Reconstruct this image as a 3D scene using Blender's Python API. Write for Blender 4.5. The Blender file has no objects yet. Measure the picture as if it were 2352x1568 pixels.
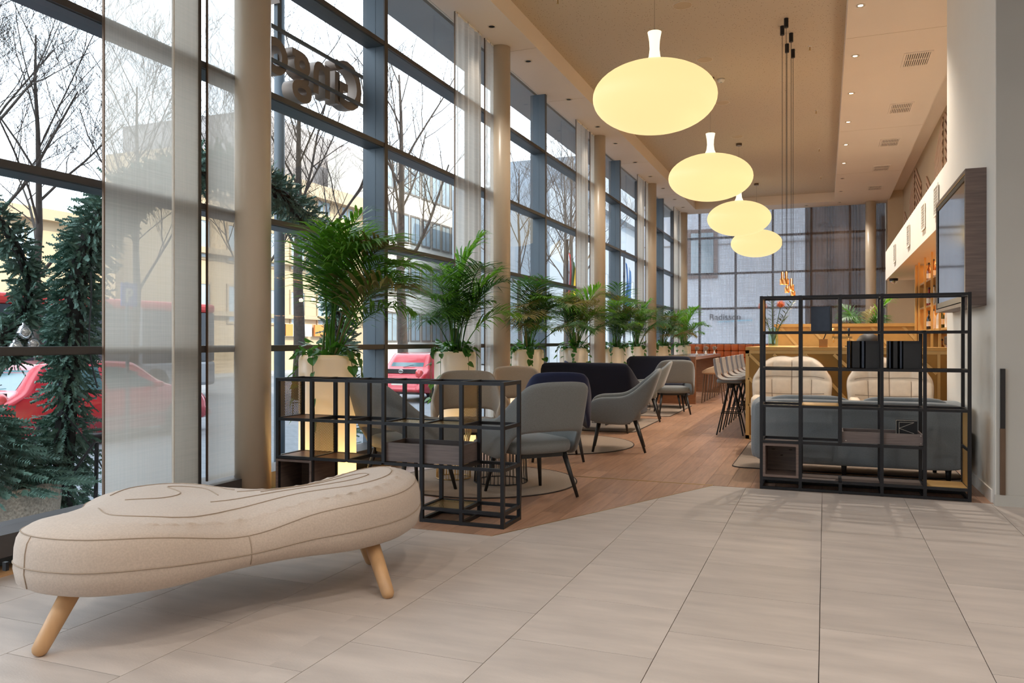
import bpy, bmesh, math, random
from mathutils import Vector, Matrix, Quaternion, noise
from mathutils.geometry import delaunay_2d_cdt
random.seed(7)
PI = math.pi
SC = bpy.context.scene
COL = SC.collection

# ---------------------------------------------------------------- camera, sky, sun, exposure
THETA = math.radians(21.45)
EYE = 1.24
cam = bpy.data.objects.new('camera', bpy.data.cameras.new('camera'))
COL.objects.link(cam)
cam.location = (0, 0, EYE)
cam.rotation_euler = (PI / 2, 0, THETA)
cam.data.sensor_width = 36
cam.data.lens = 36 * 1830 / 2352
cam.data.clip_end = 400
SC.camera = cam

world = bpy.data.worlds.new('sky')
SC.world = world
world.use_nodes = True
wn = world.node_tree.nodes
wn['Background'].inputs[0].default_value = (0.80, 0.90, 1.0, 1)
wn['Background'].inputs[1].default_value = 2.7

sun = bpy.data.objects.new('sun', bpy.data.lights.new('sun', 'SUN'))
COL.objects.link(sun)
sun.data.energy = 2.8
sun.data.color = (1.0, 0.86, 0.66)
sun.data.angle = math.radians(1.0)
sun.rotation_euler = (math.radians(-10), math.radians(50), 0)

SC.view_settings.view_transform = 'Standard'
SC.view_settings.look = 'None'
SC.view_settings.gamma = 1
SC.view_settings.use_curve_mapping = False
SC.view_settings.exposure = 0.62
try:
    SC.cycles.max_bounces = 8
    SC.cycles.diffuse_bounces = 4
    SC.cycles.transparent_max_bounces = 24
    SC.cycles.sample_clamp_indirect = 4
    SC.cycles.use_denoising = True
    SC.cycles.caustics_reflective = False
    SC.cycles.caustics_refractive = False
except Exception:
    pass

# ---------------------------------------------------------------- helpers
ORD = ['first', 'second', 'third', 'fourth', 'fifth', 'sixth', 'seventh', 'eighth', 'ninth', 'tenth', 'eleventh', 'twelfth']


def lin(c):
    return tuple(((v / 255) / 12.92 if v / 255 <= .04045 else ((v / 255 + .055) / 1.055) ** 2.4) for v in c)


MATS = {}


def mat(name, rgb, rough=.6, metal=0, var=0.0, scale=6.0, stretch=(1, 1, 1), bump=0.0, bscale=None, coat=0.0,
        emit=None, estr=0.0, rnd=0.0, spec=.5, coords='pos', sheen=0.0, detail=4, rgb2=None):
    """Principled material whose colour varies with procedural noise (var) and per object (rnd)."""
    if name in MATS:
        return MATS[name]
    m = bpy.data.materials.new(name)
    m.use_nodes = True
    nt = m.node_tree
    b = nt.nodes['Principled BSDF']
    col = lin(rgb)
    b.inputs['Base Color'].default_value = (*col, 1)
    b.inputs['Roughness'].default_value = rough
    b.inputs['Metallic'].default_value = metal
    b.inputs['Specular IOR Level'].default_value = spec
    if coat:
        b.inputs['Coat Weight'].default_value = coat
        b.inputs['Coat Roughness'].default_value = .1
    if sheen:
        b.inputs['Sheen Weight'].default_value = sheen
        b.inputs['Sheen Roughness'].default_value = .5
    if emit:
        b.inputs['Emission Color'].default_value = (*lin(emit), 1)
        b.inputs['Emission Strength'].default_value = estr
    if var or bump or rnd:
        if coords == 'pos':
            src = nt.nodes.new('ShaderNodeNewGeometry').outputs['Position']
        else:
            src = nt.nodes.new('ShaderNodeTexCoord').outputs['Object']
        mp = nt.nodes.new('ShaderNodeMapping')
        mp.inputs['Scale'].default_value = stretch
        nt.links.new(src, mp.inputs['Vector'])
        if rnd:
            oi = nt.nodes.new('ShaderNodeObjectInfo')
            cx = nt.nodes.new('ShaderNodeCombineXYZ')
            mu = nt.nodes.new('ShaderNodeMath'); mu.operation = 'MULTIPLY'; mu.inputs[1].default_value = 37.0
            nt.links.new(oi.outputs['Random'], mu.inputs[0])
            for i in range(3):
                nt.links.new(mu.outputs[0], cx.inputs[i])
            nt.links.new(cx.outputs[0], mp.inputs['Location'])
        nz = nt.nodes.new('ShaderNodeTexNoise')
        nz.inputs['Scale'].default_value = scale
        nz.inputs['Detail'].default_value = detail
        nt.links.new(mp.outputs[0], nz.inputs['Vector'])
        if var or rnd:
            rp = nt.nodes.new('ShaderNodeValToRGB')
            lo = tuple(max(0, c * (1 - var)) for c in col)
            hi = tuple(min(1, c * (1 + var)) for c in (lin(rgb2) if rgb2 else col))
            rp.color_ramp.elements[0].color = (*lo, 1)
            rp.color_ramp.elements[1].color = (*hi, 1)
            rp.color_ramp.elements[0].position = .25
            rp.color_ramp.elements[1].position = .7
            nt.links.new(nz.outputs['Fac'], rp.inputs['Fac'])
            out = rp.outputs['Color']
            if rnd:
                hs = nt.nodes.new('ShaderNodeHueSaturation')
                mr = nt.nodes.new('ShaderNodeMapRange')
                mr.inputs['To Min'].default_value = 1 - rnd
                mr.inputs['To Max'].default_value = 1 + rnd
                nt.links.new(oi.outputs['Random'], mr.inputs['Value'])
                nt.links.new(mr.outputs[0], hs.inputs['Value'])
                nt.links.new(out, hs.inputs['Color'])
                out = hs.outputs['Color']
            nt.links.new(out, b.inputs['Base Color'])
        if bump:
            n2 = nz
            if bscale:
                n2 = nt.nodes.new('ShaderNodeTexNoise')
                n2.inputs['Scale'].default_value = bscale
                nt.links.new(mp.outputs[0], n2.inputs['Vector'])
            bp = nt.nodes.new('ShaderNodeBump')
            bp.inputs['Strength'].default_value = bump
            bp.inputs['Distance'].default_value = .01
            nt.links.new(n2.outputs['Fac'], bp.inputs['Height'])
            nt.links.new(bp.outputs[0], b.inputs['Normal'])
    MATS[name] = m
    return m


def glass_mat(name, tint=(1, 1, 1), ior=1.3, rough=0.0):
    if name in MATS:
        return MATS[name]
    m = bpy.data.materials.new(name)
    m.use_nodes = True
    nt = m.node_tree
    nt.nodes.remove(nt.nodes['Principled BSDF'])
    tr = nt.nodes.new('ShaderNodeBsdfTransparent'); tr.inputs[0].default_value = (*tint, 1)
    gl = nt.nodes.new('ShaderNodeBsdfGlossy'); gl.inputs['Roughness'].default_value = rough
    # thin pane: reflection grows towards grazing view, the same from both sides
    lw = nt.nodes.new('ShaderNodeLayerWeight'); lw.inputs['Blend'].default_value = .5
    pw = nt.nodes.new('ShaderNodeMath'); pw.operation = 'POWER'; pw.inputs[1].default_value = 5
    fr = nt.nodes.new('ShaderNodeMath'); fr.operation = 'MULTIPLY_ADD'; f0 = ((ior - 1) / (ior + 1)) ** 2
    fr.inputs[1].default_value = .55; fr.inputs[2].default_value = f0
    nt.links.new(lw.outputs['Facing'], pw.inputs[0]); nt.links.new(pw.outputs[0], fr.inputs[0])
    mx = nt.nodes.new('ShaderNodeMixShader')
    nt.links.new(fr.outputs[0], mx.inputs[0])
    nt.links.new(tr.outputs[0], mx.inputs[1])
    nt.links.new(gl.outputs[0], mx.inputs[2])
    nt.links.new(mx.outputs[0], nt.nodes['Material Output'].inputs[0])
    MATS[name] = m
    return m


def sheer_mat(name, rgb, see=.35, trans=.6, weave=(1, 1, 1), wscale=60, amount=.15):
    """Sheer cloth: see-through between the threads, the threads let light through and scatter it."""
    m = bpy.data.materials.new(name)
    m.use_nodes = True
    nt = m.node_tree
    nt.nodes.remove(nt.nodes['Principled BSDF'])
    c = (*lin(rgb), 1)
    tr = nt.nodes.new('ShaderNodeBsdfTransparent')
    di = nt.nodes.new('ShaderNodeBsdfDiffuse'); di.inputs[0].default_value = c
    tl = nt.nodes.new('ShaderNodeBsdfTranslucent'); tl.inputs[0].default_value = c
    m1 = nt.nodes.new('ShaderNodeMixShader'); m1.inputs[0].default_value = trans
    nt.links.new(di.outputs[0], m1.inputs[1]); nt.links.new(tl.outputs[0], m1.inputs[2])
    geo = nt.nodes.new('ShaderNodeNewGeometry')
    fac = None
    for st in ((1, 60, 1.2), (1, 1.5, 70)):
        mp = nt.nodes.new('ShaderNodeMapping'); mp.inputs['Scale'].default_value = st
        nz = nt.nodes.new('ShaderNodeTexNoise'); nz.inputs['Scale'].default_value = 1.6; nz.inputs['Detail'].default_value = 3
        nt.links.new(geo.outputs['Position'], mp.inputs[0]); nt.links.new(mp.outputs[0], nz.inputs['Vector'])
        mr = nt.nodes.new('ShaderNodeMapRange')
        mr.inputs['From Min'].default_value = .3; mr.inputs['From Max'].default_value = .7
        mr.inputs['To Min'].default_value = see / 2 - amount; mr.inputs['To Max'].default_value = see / 2 + amount
        nt.links.new(nz.outputs['Fac'], mr.inputs[0])
        if fac is None:
            fac = mr.outputs[0]
        else:
            ad = nt.nodes.new('ShaderNodeMath'); ad.operation = 'ADD'; ad.use_clamp = True
            nt.links.new(fac, ad.inputs[0]); nt.links.new(mr.outputs[0], ad.inputs[1]); fac = ad.outputs[0]
    m2 = nt.nodes.new('ShaderNodeMixShader')
    nt.links.new(fac, m2.inputs[0])
    nt.links.new(m1.outputs[0], m2.inputs[1]); nt.links.new(tr.outputs[0], m2.inputs[2])
    nt.links.new(m2.outputs[0], nt.nodes['Material Output'].inputs[0])
    MATS[name] = m
    return m


def emit_mat(name, rgb, strength):
    m = bpy.data.materials.new(name)
    m.use_nodes = True
    b = m.node_tree.nodes['Principled BSDF']
    b.inputs['Base Color'].default_value = (*(v * .25 for v in lin(rgb)), 1)
    b.inputs['Emission Color'].default_value = (*lin(rgb), 1)
    b.inputs['Emission Strength'].default_value = strength
    MATS[name] = m
    return m


class MB:
    """Collects faces of one part; build() links them as ONE mesh object."""

    def __init__(s):
        s.v = []; s.f = []

    def add(s, vs, fs):
        o = len(s.v)
        s.v += [tuple(p) for p in vs]
        s.f += [tuple(i + o for i in f) for f in fs]
        return s

    def box(s, x0, x1, y0, y1, z0, z1):
        v = [(x, y, z) for z in (z0, z1) for y in (y0, y1) for x in (x0, x1)]
        return s.add(v, [(0, 2, 3, 1), (4, 5, 7, 6), (0, 1, 5, 4), (2, 6, 7, 3), (0, 4, 6, 2), (1, 3, 7, 5)])

    def bar(s, p, q, w, h=None, up=(0, 0, 1), w2=None, h2=None):
        p, q = Vector(p), Vector(q)
        h = w if h is None else h
        w2 = w if w2 is None else w2; h2 = h if h2 is None else h2
        d = (q - p).normalized(); up = Vector(up)
        if abs(d.dot(up)) > .99:
            up = Vector((0, 1, 0))
        a = d.cross(up).normalized(); b = a.cross(d).normalized()
        v = []
        for c, ww, hh in ((p, w, h), (q, w2, h2)):
            for sa, sb in ((-1, -1), (1, -1), (1, 1), (-1, 1)):
                v.append(c + a * sa * ww / 2 + b * sb * hh / 2)
        return s.add(v, [(3, 2, 1, 0), (4, 5, 6, 7)] + [(i, (i + 1) % 4, 4 + (i + 1) % 4, 4 + i) for i in range(4)])

    def tube(s, pts, rad, n=8, closed=False, cap=True):
        pts = [Vector(p) for p in pts]
        m = len(pts)
        if not isinstance(rad, (list, tuple)):
            rad = [rad] * m
        v = []; ref = None
        for i, p in enumerate(pts):
            if closed:
                d = pts[(i + 1) % m] - pts[i - 1]
            else:
                d = pts[min(i + 1, m - 1)] - pts[max(i - 1, 0)]
            d = d.normalized() if d.length > 1e-9 else Vector((0, 0, 1))
            if ref is None:
                ref = Vector((0, 0, 1)) if abs(d.z) < .9 else Vector((1, 0, 0))
            a = d.cross(ref)
            if a.length < 1e-6:
                a = d.cross(Vector((0, 1, .3)))
            a.normalize(); b = d.cross(a).normalized(); ref = a.cross(d).normalized()
            for k in range(n):
                t = 2 * PI * k / n
                v.append(p + (a * math.cos(t) + b * math.sin(t)) * rad[i])
        f = []
        for i in range(m if closed else m - 1):
            j = (i + 1) % m
            for k in range(n):
                k2 = (k + 1) % n
                f.append((i * n + k, i * n + k2, j * n + k2, j * n + k))
        if cap and not closed:
            f.append(tuple(range(n - 1, -1, -1))); f.append(tuple((m - 1) * n + k for k in range(n)))
        return s.add(v, f)

    def lathe(s, prof, n=24, c=(0, 0, 0), cap=True):
        v = []; f = []
        for r, z in prof:
            for k in range(n):
                t = 2 * PI * k / n
                v.append((c[0] + r * math.cos(t), c[1] + r * math.sin(t), c[2] + z))
        for i in range(len(prof) - 1):
            for k in range(n):
                k2 = (k + 1) % n
                f.append((i * n + k, i * n + k2, (i + 1) * n + k2, (i + 1) * n + k))
        if cap:
            f.append(tuple(range(n - 1, -1, -1))); f.append(tuple((len(prof) - 1) * n + k for k in range(n)))
        return s.add(v, f)

    def prism(s, poly, z0, z1, axis='z'):
        n = len(poly)
        P = {'z': lambda a, b, c: (a, b, c), 'x': lambda a, b, c: (c, a, b), 'y': lambda a, b, c: (a, c, b)}[axis]
        v = [P(a, b, z0) for a, b in poly] + [P(a, b, z1) for a, b in poly]
        return s.add(v, [tuple(range(n - 1, -1, -1)), tuple(range(n, 2 * n))] + [(i, (i + 1) % n, n + (i + 1) % n, n + i) for i in range(n)])

    def grid(s, fn, nu, nv, closeu=False):
        v = [fn(i / (nu if closeu else nu - 1), j / (nv - 1)) for j in range(nv) for i in range(nu)]
        f = []
        for j in range(nv - 1):
            for i in range(nu if closeu else nu - 1):
                i2 = (i + 1) % nu
                f.append((j * nu + i, j * nu + i2, (j + 1) * nu + i2, (j + 1) * nu + i))
        return s.add(v, f)

    def soft(s, cx, cy, cz, sx, sy, sz, e=.35, nu=20, nv=11):
        """rounded cushion block (superellipsoid) with half sizes sx, sy, sz"""
        def pw(a, p):
            return math.copysign(abs(a) ** p, a)

        def fn(u, v):
            a = 2 * PI * u; b = -PI / 2 + PI * v
            cb = pw(math.cos(b), e)
            return (cx + sx * cb * pw(math.cos(a), e), cy + sy * cb * pw(math.sin(a), e), cz + sz * pw(math.sin(b), e))
        return s.grid(fn, nu, nv, True)

    def mesh(s, name, material=None, smooth=False):
        me = bpy.data.meshes.new(name)
        me.from_pydata(s.v, [], s.f)
        if material:
            me.materials.append(material)
        if smooth:
            me.polygons.foreach_set('use_smooth', [True] * len(me.polygons))
        me.update()
        return me

    def build(s, name, material, parent=None, smooth=False, loc=None, rz=0.0, bevel=0.0, sub=0, solid=0.0, weld=False):
        me = s.mesh(name, material, smooth)
        if weld:
            bm = bmesh.new(); bm.from_mesh(me)
            bmesh.ops.remove_doubles(bm, verts=bm.verts, dist=1e-5)
            bmesh.ops.recalc_face_normals(bm, faces=bm.faces)
            bm.to_mesh(me); bm.free()
        o = put(name, me, parent, loc, rz)
        if solid:
            md = o.modifiers.new('solid', 'SOLIDIFY'); md.thickness = solid; md.offset = 0
        if bevel:
            md = o.modifiers.new('bevel', 'BEVEL'); md.width = bevel; md.segments = 2; md.limit_method = 'ANGLE'
        if sub:
            md = o.modifiers.new('sub', 'SUBSURF'); md.levels = sub; md.render_levels = sub
        return o


def put(name, me, parent=None, loc=None, rz=0.0):
    o = bpy.data.objects.new(name, me)
    COL.objects.link(o)
    if parent is not None:
        o.parent = parent
    if loc is not None:
        o.location = loc
    if rz:
        o.rotation_euler = (0, 0, rz)
    return o


def tag(o, label=None, cat=None, group=None, kind=None):
    if label: o['label'] = label
    if cat: o['category'] = cat
    if group: o['group'] = group
    if kind: o['kind'] = kind
    return o


def thing(name, label, cat, loc=(0, 0, 0), rz=0.0, group=None):
    o = put(name, None, None, loc, rz)
    o.empty_display_size = .1
    return tag(o, label, cat, group)


def struct(o):
    o['kind'] = 'structure'
    return o


def copy_tree(o, parent=None):
    c = o.copy()
    COL.objects.link(c)
    c.parent = parent
    for ch in KIDS.get(o.name, [x for x in o.children]):
        copy_tree(ch, c)
    return c


KIDS = {}


def dup(root, loc, rz, label, group=None):
    r = copy_tree(root)
    r.location = loc; r.rotation_euler = (0, 0, rz)
    r['label'] = label
    if group: r['group'] = group
    return r


def catmull(P, n):
    """smooth list of tuples through P with n samples per span"""
    out = []
    m = len(P)
    for i in range(m - 1):
        a, b, c, d = P[max(i - 1, 0)], P[i], P[i + 1], P[min(i + 2, m - 1)]
        for k in range(n):
            t = k / n
            out.append(tuple(.5 * (2 * b[q] + (c[q] - a[q]) * t + (2 * a[q] - 5 * b[q] + 4 * c[q] - d[q]) * t * t + (3 * b[q] - a[q] - 3 * c[q] + d[q]) * t ** 3) for q in range(len(b))))
    out.append(tuple(P[-1]))
    return out


def catmull_closed(P, n):
    out = []
    m = len(P)
    for i in range(m):
        a, b, c, d = P[i - 1], P[i], P[(i + 1) % m], P[(i + 2) % m]
        for k in range(n):
            t = k / n
            out.append(tuple(.5 * (2 * b[q] + (c[q] - a[q]) * t + (2 * a[q] - 5 * b[q] + 4 * c[q] - d[q]) * t * t + (3 * b[q] - a[q] - 3 * c[q] + d[q]) * t ** 3) for q in range(len(b))))
    return out


def text_mesh(txt, size, depth, bold=0.0):
    cu = bpy.data.curves.new('lettering', 'FONT')
    cu.body = txt; cu.size = size; cu.extrude = depth; cu.offset = bold
    cu.resolution_u = 4
    o = bpy.data.objects.new('lettering', cu)
    COL.objects.link(o)
    bpy.context.view_layer.update()
    me = bpy.data.meshes.new_from_object(o.evaluated_get(bpy.context.evaluated_depsgraph_get()))
    bpy.data.objects.remove(o)
    return me


def point_lamp(name, loc, energy, color, radius=.05, parent=None):
    l = bpy.data.lights.new(name, 'POINT')
    l.energy = energy; l.color = color; l.shadow_soft_size = radius
    o = bpy.data.objects.new(name, l)
    COL.objects.link(o)
    o.location = loc
    if parent: o.parent = parent
    return o


def spot_lamp(name, loc, energy, color, angle=100, blend=.8, radius=.05, parent=None):
    l = bpy.data.lights.new(name, 'SPOT')
    l.energy = energy; l.color = color; l.shadow_soft_size = radius
    l.spot_size = math.radians(angle); l.spot_blend = blend
    o = bpy.data.objects.new(name, l)
    COL.objects.link(o)
    o.location = loc
    if parent: o.parent = parent
    return o


# ---------------------------------------------------------------- materials
M = dict(
    tile=mat('stone_tile', (178, 166, 157), .5, var=.06, scale=3.2, stretch=(.8, 3.2, 1), bump=.10, bscale=90, rnd=.045, rgb2=(190, 177, 167), detail=12),
    grout=mat('grout', (96, 88, 82), .8, var=.1),
    plank=mat('oak_plank', (166, 128, 103), .36, var=.22, scale=5, stretch=(7, .6, 1), bump=.06, bscale=40, rnd=.13, detail=6),
    subfloor=mat('subfloor', (74, 54, 42), .8, var=.1),
    brass=mat('brass_strip', (196, 164, 110), .35, 1, var=.05),
    white=mat('white_paint', (226, 220, 210), .7, var=.02, scale=2),
    grey=mat('grey_paint', (176, 172, 164), .7, var=.03, scale=2),
    beige=mat('beige_paint', (206, 186, 156), .7, var=.03, scale=2),
    ceil=mat('ceiling_paint', (226, 212, 196), .8, var=.02, scale=1),
    column=mat('column_paint', (206, 190, 168), .32, var=.03, scale=3),
    steel=mat('dark_window_steel', (74, 72, 72), .4, .3, var=.06),
    bluesteel=mat('blue_grey_mullion', (84, 94, 102), .5, .15, var=.06, scale=2),
    sillm=mat('sill_metal', (84, 80, 80), .5, .3, var=.05),
    glass=glass_mat('window_glass', (.97, .985, .99), 1.22),
    black=mat('black_steel', (34, 34, 37), .45, .4, var=.06),
    blackwood=mat('black_stained_wood', (30, 28, 28), .45, var=.1, scale=12),
    wenge=mat('grey_brown_veneer', (104, 88, 80), .5, var=.28, scale=5, stretch=(1, 1, 14), rnd=.04),
    veneer=mat('striped_veneer', (108, 90, 82), .5, var=.28, scale=4, stretch=(1, 1, 16)),
    tray=mat('tray_veneer', (100, 88, 84), .5, var=.25, scale=5, stretch=(1, 1, 24)),
    mesh=mat('brass_mesh', (176, 146, 92), .4, .85, var=.08),
    oak=mat('pale_oak', (198, 156, 112), .45, var=.12, scale=8, stretch=(2, 2, .4)),
    felt=mat('oatmeal_felt', (190, 173, 158), .95, var=.10, scale=120, bump=.15, bscale=400, sheen=.3),
    seam=mat('seam_thread', (164, 146, 128), .95, var=.05),
    greyfab=mat('grey_wool', (122, 125, 125), .95, var=.12, scale=150, bump=.15, bscale=350, sheen=.25),
    taupefab=mat('taupe_wool', (150, 134, 118), .95, var=.12, scale=150, bump=.15, bscale=350, sheen=.25),
    navyfab=mat('navy_wool', (34, 42, 74), .95, var=.15, scale=150, bump=.15, bscale=350, sheen=.15),
    navysofa=mat('midnight_wool', (18, 22, 40), .95, var=.15, scale=150, bump=.15, bscale=350, sheen=.1),
    sofafab=mat('blue_grey_felt', (122, 126, 128), .95, var=.10, scale=120, bump=.15, bscale=350, sheen=.3),
    cream=mat('cream_leather', (222, 204, 182), .55, var=.05, scale=20, bump=.06, bscale=160),
    creamseam=mat('cream_seam', (128, 110, 92), .7, var=.05),
    orange=mat('cognac_leather', (186, 96, 46), .45, var=.15, scale=8, rnd=.10, bump=.08, bscale=60),
    rug=mat('flatweave_rug', (152, 134, 118), 1, var=.08, scale=90, bump=.3, bscale=300),
    rugedge=mat('rug_binding', (48, 38, 34), .9, var=.05),
    planter=None,
    soil=mat('soil', (46, 34, 26), 1, var=.3, scale=40, bump=.6),
    palm=mat('palm_leaf', (62, 116, 48), .42, var=.35, scale=7, rnd=.25, rgb2=(92, 140, 52), coords='obj'),
    palmdark=mat('palm_leaf_deep', (44, 84, 42), .40, var=.35, scale=7, rnd=.25, coords='obj'),
    palmdry=mat('palm_leaf_olive', (130, 124, 78), .5, var=.3, scale=7, rnd=.2, coords='obj'),
    stem=mat('palm_stem', (84, 106, 52), .5, var=.2),
    pothos=mat('pothos_leaf', (52, 100, 44), .35, var=.3, scale=30, rnd=.3, coords='obj'),
    vine=mat('vine_stem', (96, 104, 52), .6, var=.2),
    gold=mat('golden_oak', (190, 148, 84), .4, .1, var=.10, scale=6),
    goldpanel=mat('bronze_mirror', (158, 120, 64), .2, .6, var=.08, scale=3),
    copper=mat('copper', (226, 158, 96), .25, 1, var=.05),
    walnut=mat('walnut', (134, 88, 58), .4, var=.2, scale=6, stretch=(1, 1, 8)),
    tabletop=mat('polished_walnut', (136, 104, 86), .2, var=.15, scale=4, stretch=(6, .5, 1)),
    stoolfab=mat('greige_stool_wool', (132, 124, 120), .9, var=.1, scale=120),
    creamshell=mat('cream_shell', (214, 188, 158), .5, var=.05),
    chrome=mat('chrome', (210, 208, 204), .15, 1),
    handle=mat('bronze_handle', (112, 92, 76), .4, .6, var=.08),
    book=mat('black_book_cloth', (24, 24, 26), .6, var=.15, scale=30),
    bluebook=mat('navy_book_cloth', (44, 52, 66), .6, var=.1, scale=30),
    paper=mat('paper', (226, 218, 204), .8, var=.03),
    speaker=mat('ceiling_grille', (190, 168, 138), .7, var=.05),
    dark=mat('dark_void', (20, 17, 15), .9, var=.1),
)
def translucent(m, fac, rgb):
    nt = m.node_tree
    b = nt.nodes['Principled BSDF']
    tl = nt.nodes.new('ShaderNodeBsdfTranslucent'); tl.inputs[0].default_value = (*lin(rgb), 1)
    mx = nt.nodes.new('ShaderNodeMixShader'); mx.inputs[0].default_value = fac
    nt.links.new(b.outputs[0], mx.inputs[1]); nt.links.new(tl.outputs[0], mx.inputs[2])
    nt.links.new(mx.outputs[0], nt.nodes['Material Output'].inputs[0])


translucent(M['palm'], .4, (130, 190, 50)); translucent(M['palmdark'], .3, (90, 150, 50)); translucent(M['palmdry'], .3, (190, 170, 90)); translucent(M['pothos'], .25, (110, 170, 50))
M['felt'].node_tree.nodes['Principled BSDF'].inputs['Specular IOR Level'].default_value = .2
# ---------------------------------------------------------------- structure
CEIL = 5.18
TRAY = 5.44
COLY = [-0.045, 4.93, 9.905, 14.88, 19.855, 24.70]
COLX = -4.06
TZ = [1.19, 2.21, 3.23, 4.26]       # transom heights
YN, YF = -7.0, 25.35

# floor: stone tiles each one its own piece
fl = MB().box(-4.35, 8.2, YN - .2, 25.6, -.20, -.014).build('floor', M['grout'])
struct(fl)


def inside_tiles(x, y):
    if x < -1.98:
        return y < 4.68
    if x < -.90:
        return y < 4.68 + (x + 1.98) * (7.02 - 4.68) / (1.98 - .90)
    return y < 7.01


def clip_poly(poly, a, b, c):
    out = []
    for i in range(len(poly)):
        p, q = poly[i], poly[(i + 1) % len(poly)]
        dp, dq = a * p[0] + b * p[1] - c, a * q[0] + b * q[1] - c
        if dp <= 0:
            out.append(p)
        if (dp < 0) != (dq < 0) and abs(dp - dq) > 1e-9:
            t = dp / (dp - dq)
            out.append((p[0] + (q[0] - p[0]) * t, p[1] + (q[1] - p[1]) * t))
    return out


SL = (7.02 - 4.68) / (1.98 - .90)
TW = .602
tile_full = MB().box(.0017, TW - .0017, .0017, TW - .0017, -.013, 0).mesh('tile', M['tile'])
for i in range(-7, 14):
    x0 = -.022 + TW * i
    if x0 + TW < -4.2 or x0 > 8:
        continue
    ys = [YN]
    off = 3.42 if i % 2 else 3.70
    rows = [off + TW * k for k in range(-18, 12) if off + TW * k < 5.305 - .08] + [5.305]
    rows += [5.305 + TW * (k + (0 if i % 2 else .5)) for k in range(0, 4) if (k or not i % 2)] + [7.4]
    rows = sorted(set(rows))
    for a, b in zip(rows[:-1], rows[1:]):
        if b < .3 and x0 > 2.5 or b < -6.9 or a > 7.01:
            continue
        x1 = x0 + TW
        full = abs(b - a - TW) < .003 and a > YN and x0 >= -4.18
        # keep only the part on the tile side of the diagonal border
        poly = [(max(x0, -4.2) + .0012, a + .0012), (x1 - .0012, a + .0012), (x1 - .0012, b - .0012), (max(x0, -4.2) + .0012, b - .0012)]
        corners_in = all(inside_tiles(px, py) for px, py in poly) and not (x0 < -1.98 < x1)
        if full and corners_in:
            put('tile', tile_full, fl, (x0, a, 0))
            continue
        poly = clip_poly(poly, 0, 1, 7.01)
        if x1 <= -1.98 + .02:
            poly = clip_poly(poly, 0, 1, 4.68)
        elif x0 < -.9:
            if x0 < -1.98:
                p3 = clip_poly(clip_poly(poly, -1, 0, 1.98), -SL, 1, 4.68 + SL * 1.98)
                poly = clip_poly(clip_poly(poly, 1, 0, -1.98), 0, 1, 4.68)
                if len(p3) >= 3:
                    MB().prism(p3, -.013, 0).build('tile', M['tile'], fl)
            else:
                poly = clip_poly(poly, -SL, 1, 4.68 + SL * 1.98)
        if len(poly) < 3:
            continue
        area = abs(sum(poly[k][0] * poly[(k + 1) % len(poly)][1] - poly[(k + 1) % len(poly)][0] * poly[k][1] for k in range(len(poly)))) / 2
        if area < .002:
            continue
        MB().prism(poly, -.013, 0).build('tile', M['tile'], fl)

# floor: oak planks; the nearest ones are single pieces, the far ones one joined part
wf = MB().box(-4.2, 2.2, 4.66, 25.4, -.0138, -.0125).build('floor_boards', M['subfloor'])
wf['label'] = 'reddish oak plank floor of the lounge beyond the stone tiles'
struct(wf)
PW, PL = .19, 1.45
far = MB(); near_n = 0
cands = []
for i in range(34):
    x0 = -4.2 + PW * i
    off = random.random() * PL
    k = 0
    y = 4.66 - off
    while y < 25.4:
        a, b = max(y, 4.66), min(y + PL, 25.4)
        if b - a > .03 and x0 < 2.2:
            cands.append((a, b, x0, min(x0 + PW, 2.2)))
        y += PL
cands.sort(key=lambda c: c[0] + abs(c[2] + 1.5) * .5)
plank_mesh = {}
for a, b, x0, x1 in cands:
    poly = [(x0 + .0008, a + .0008), (x1 - .0008, a + .0008), (x1 - .0008, b - .0008), (x0 + .0008, b - .0008)]
    if not (x1 < -1.99 or a > 7.05):
        # planks lie on the far side of the tile border
        if x0 >= -.9:
            poly = clip_poly(poly, 0, -1, -7.025)
        elif x0 >= -1.98:
            poly = clip_poly(poly, SL, -1, -(4.68 + SL * 1.98) - .008)
        else:
            poly = clip_poly(poly, SL, -1, -(4.68 + SL * 1.98) - .008) if x1 > -1.95 else poly
    extra = None
    if x0 < -.9 < x1 and a < 7.05:
        full_ = [(x0 + .0008, a + .0008), (x1 - .0008, a + .0008), (x1 - .0008, b - .0008), (x0 + .0008, b - .0008)]
        poly = clip_poly(clip_poly(full_, 1, 0, -.9), SL, -1, -(4.68 + SL * 1.98) - .008)
        extra = clip_poly(clip_poly(full_, -1, 0, .9), 0, -1, -7.025)
    if x0 < -1.9 and a < 4.69:
        poly = clip_poly(poly, 0, -1, -4.688)
    if len(poly) < 3:
        continue
    area = abs(sum(poly[k][0] * poly[(k + 1) % len(poly)][1] - poly[(k + 1) % len(poly)][0] * poly[k][1] for k in range(len(poly)))) / 2
    if area < .003:
        continue
    if near_n < 298:
        if len(poly) == 4 and abs(b - a - PL) < 1e-6 and area > .27:
            if 'p' not in plank_mesh:
                plank_mesh['p'] = MB().box(.0008, PW - .0008, .0008, PL - .0008, -.012, 0).mesh('plank', M['plank'])
            put('plank', plank_mesh['p'], wf, (x0, a, 0))
        else:
            mbp = MB().prism(poly, -.012, 0)
            if extra and len(extra) > 2: mbp.prism(extra, -.012, 0)
            mbp.build('plank', M['plank'], wf)
        near_n += 1
    else:
        far.prism(poly, -.012, random.uniform(-.0006, 0))
o = far.build('plank_field', M['plank'], wf); o['kind'] = 'stuff'
o = MB().box(-4.0, -.9, 7.02, 7.045, -.01, .002).build('trim_1', M['brass']); struct(o)
o = MB().prism([(-1.985, 4.676), (-.905, 7.016), (-.898, 7.016), (-1.978, 4.676)], -.01, .0015).build('trim_2', M['brass']); struct(o)

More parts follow.
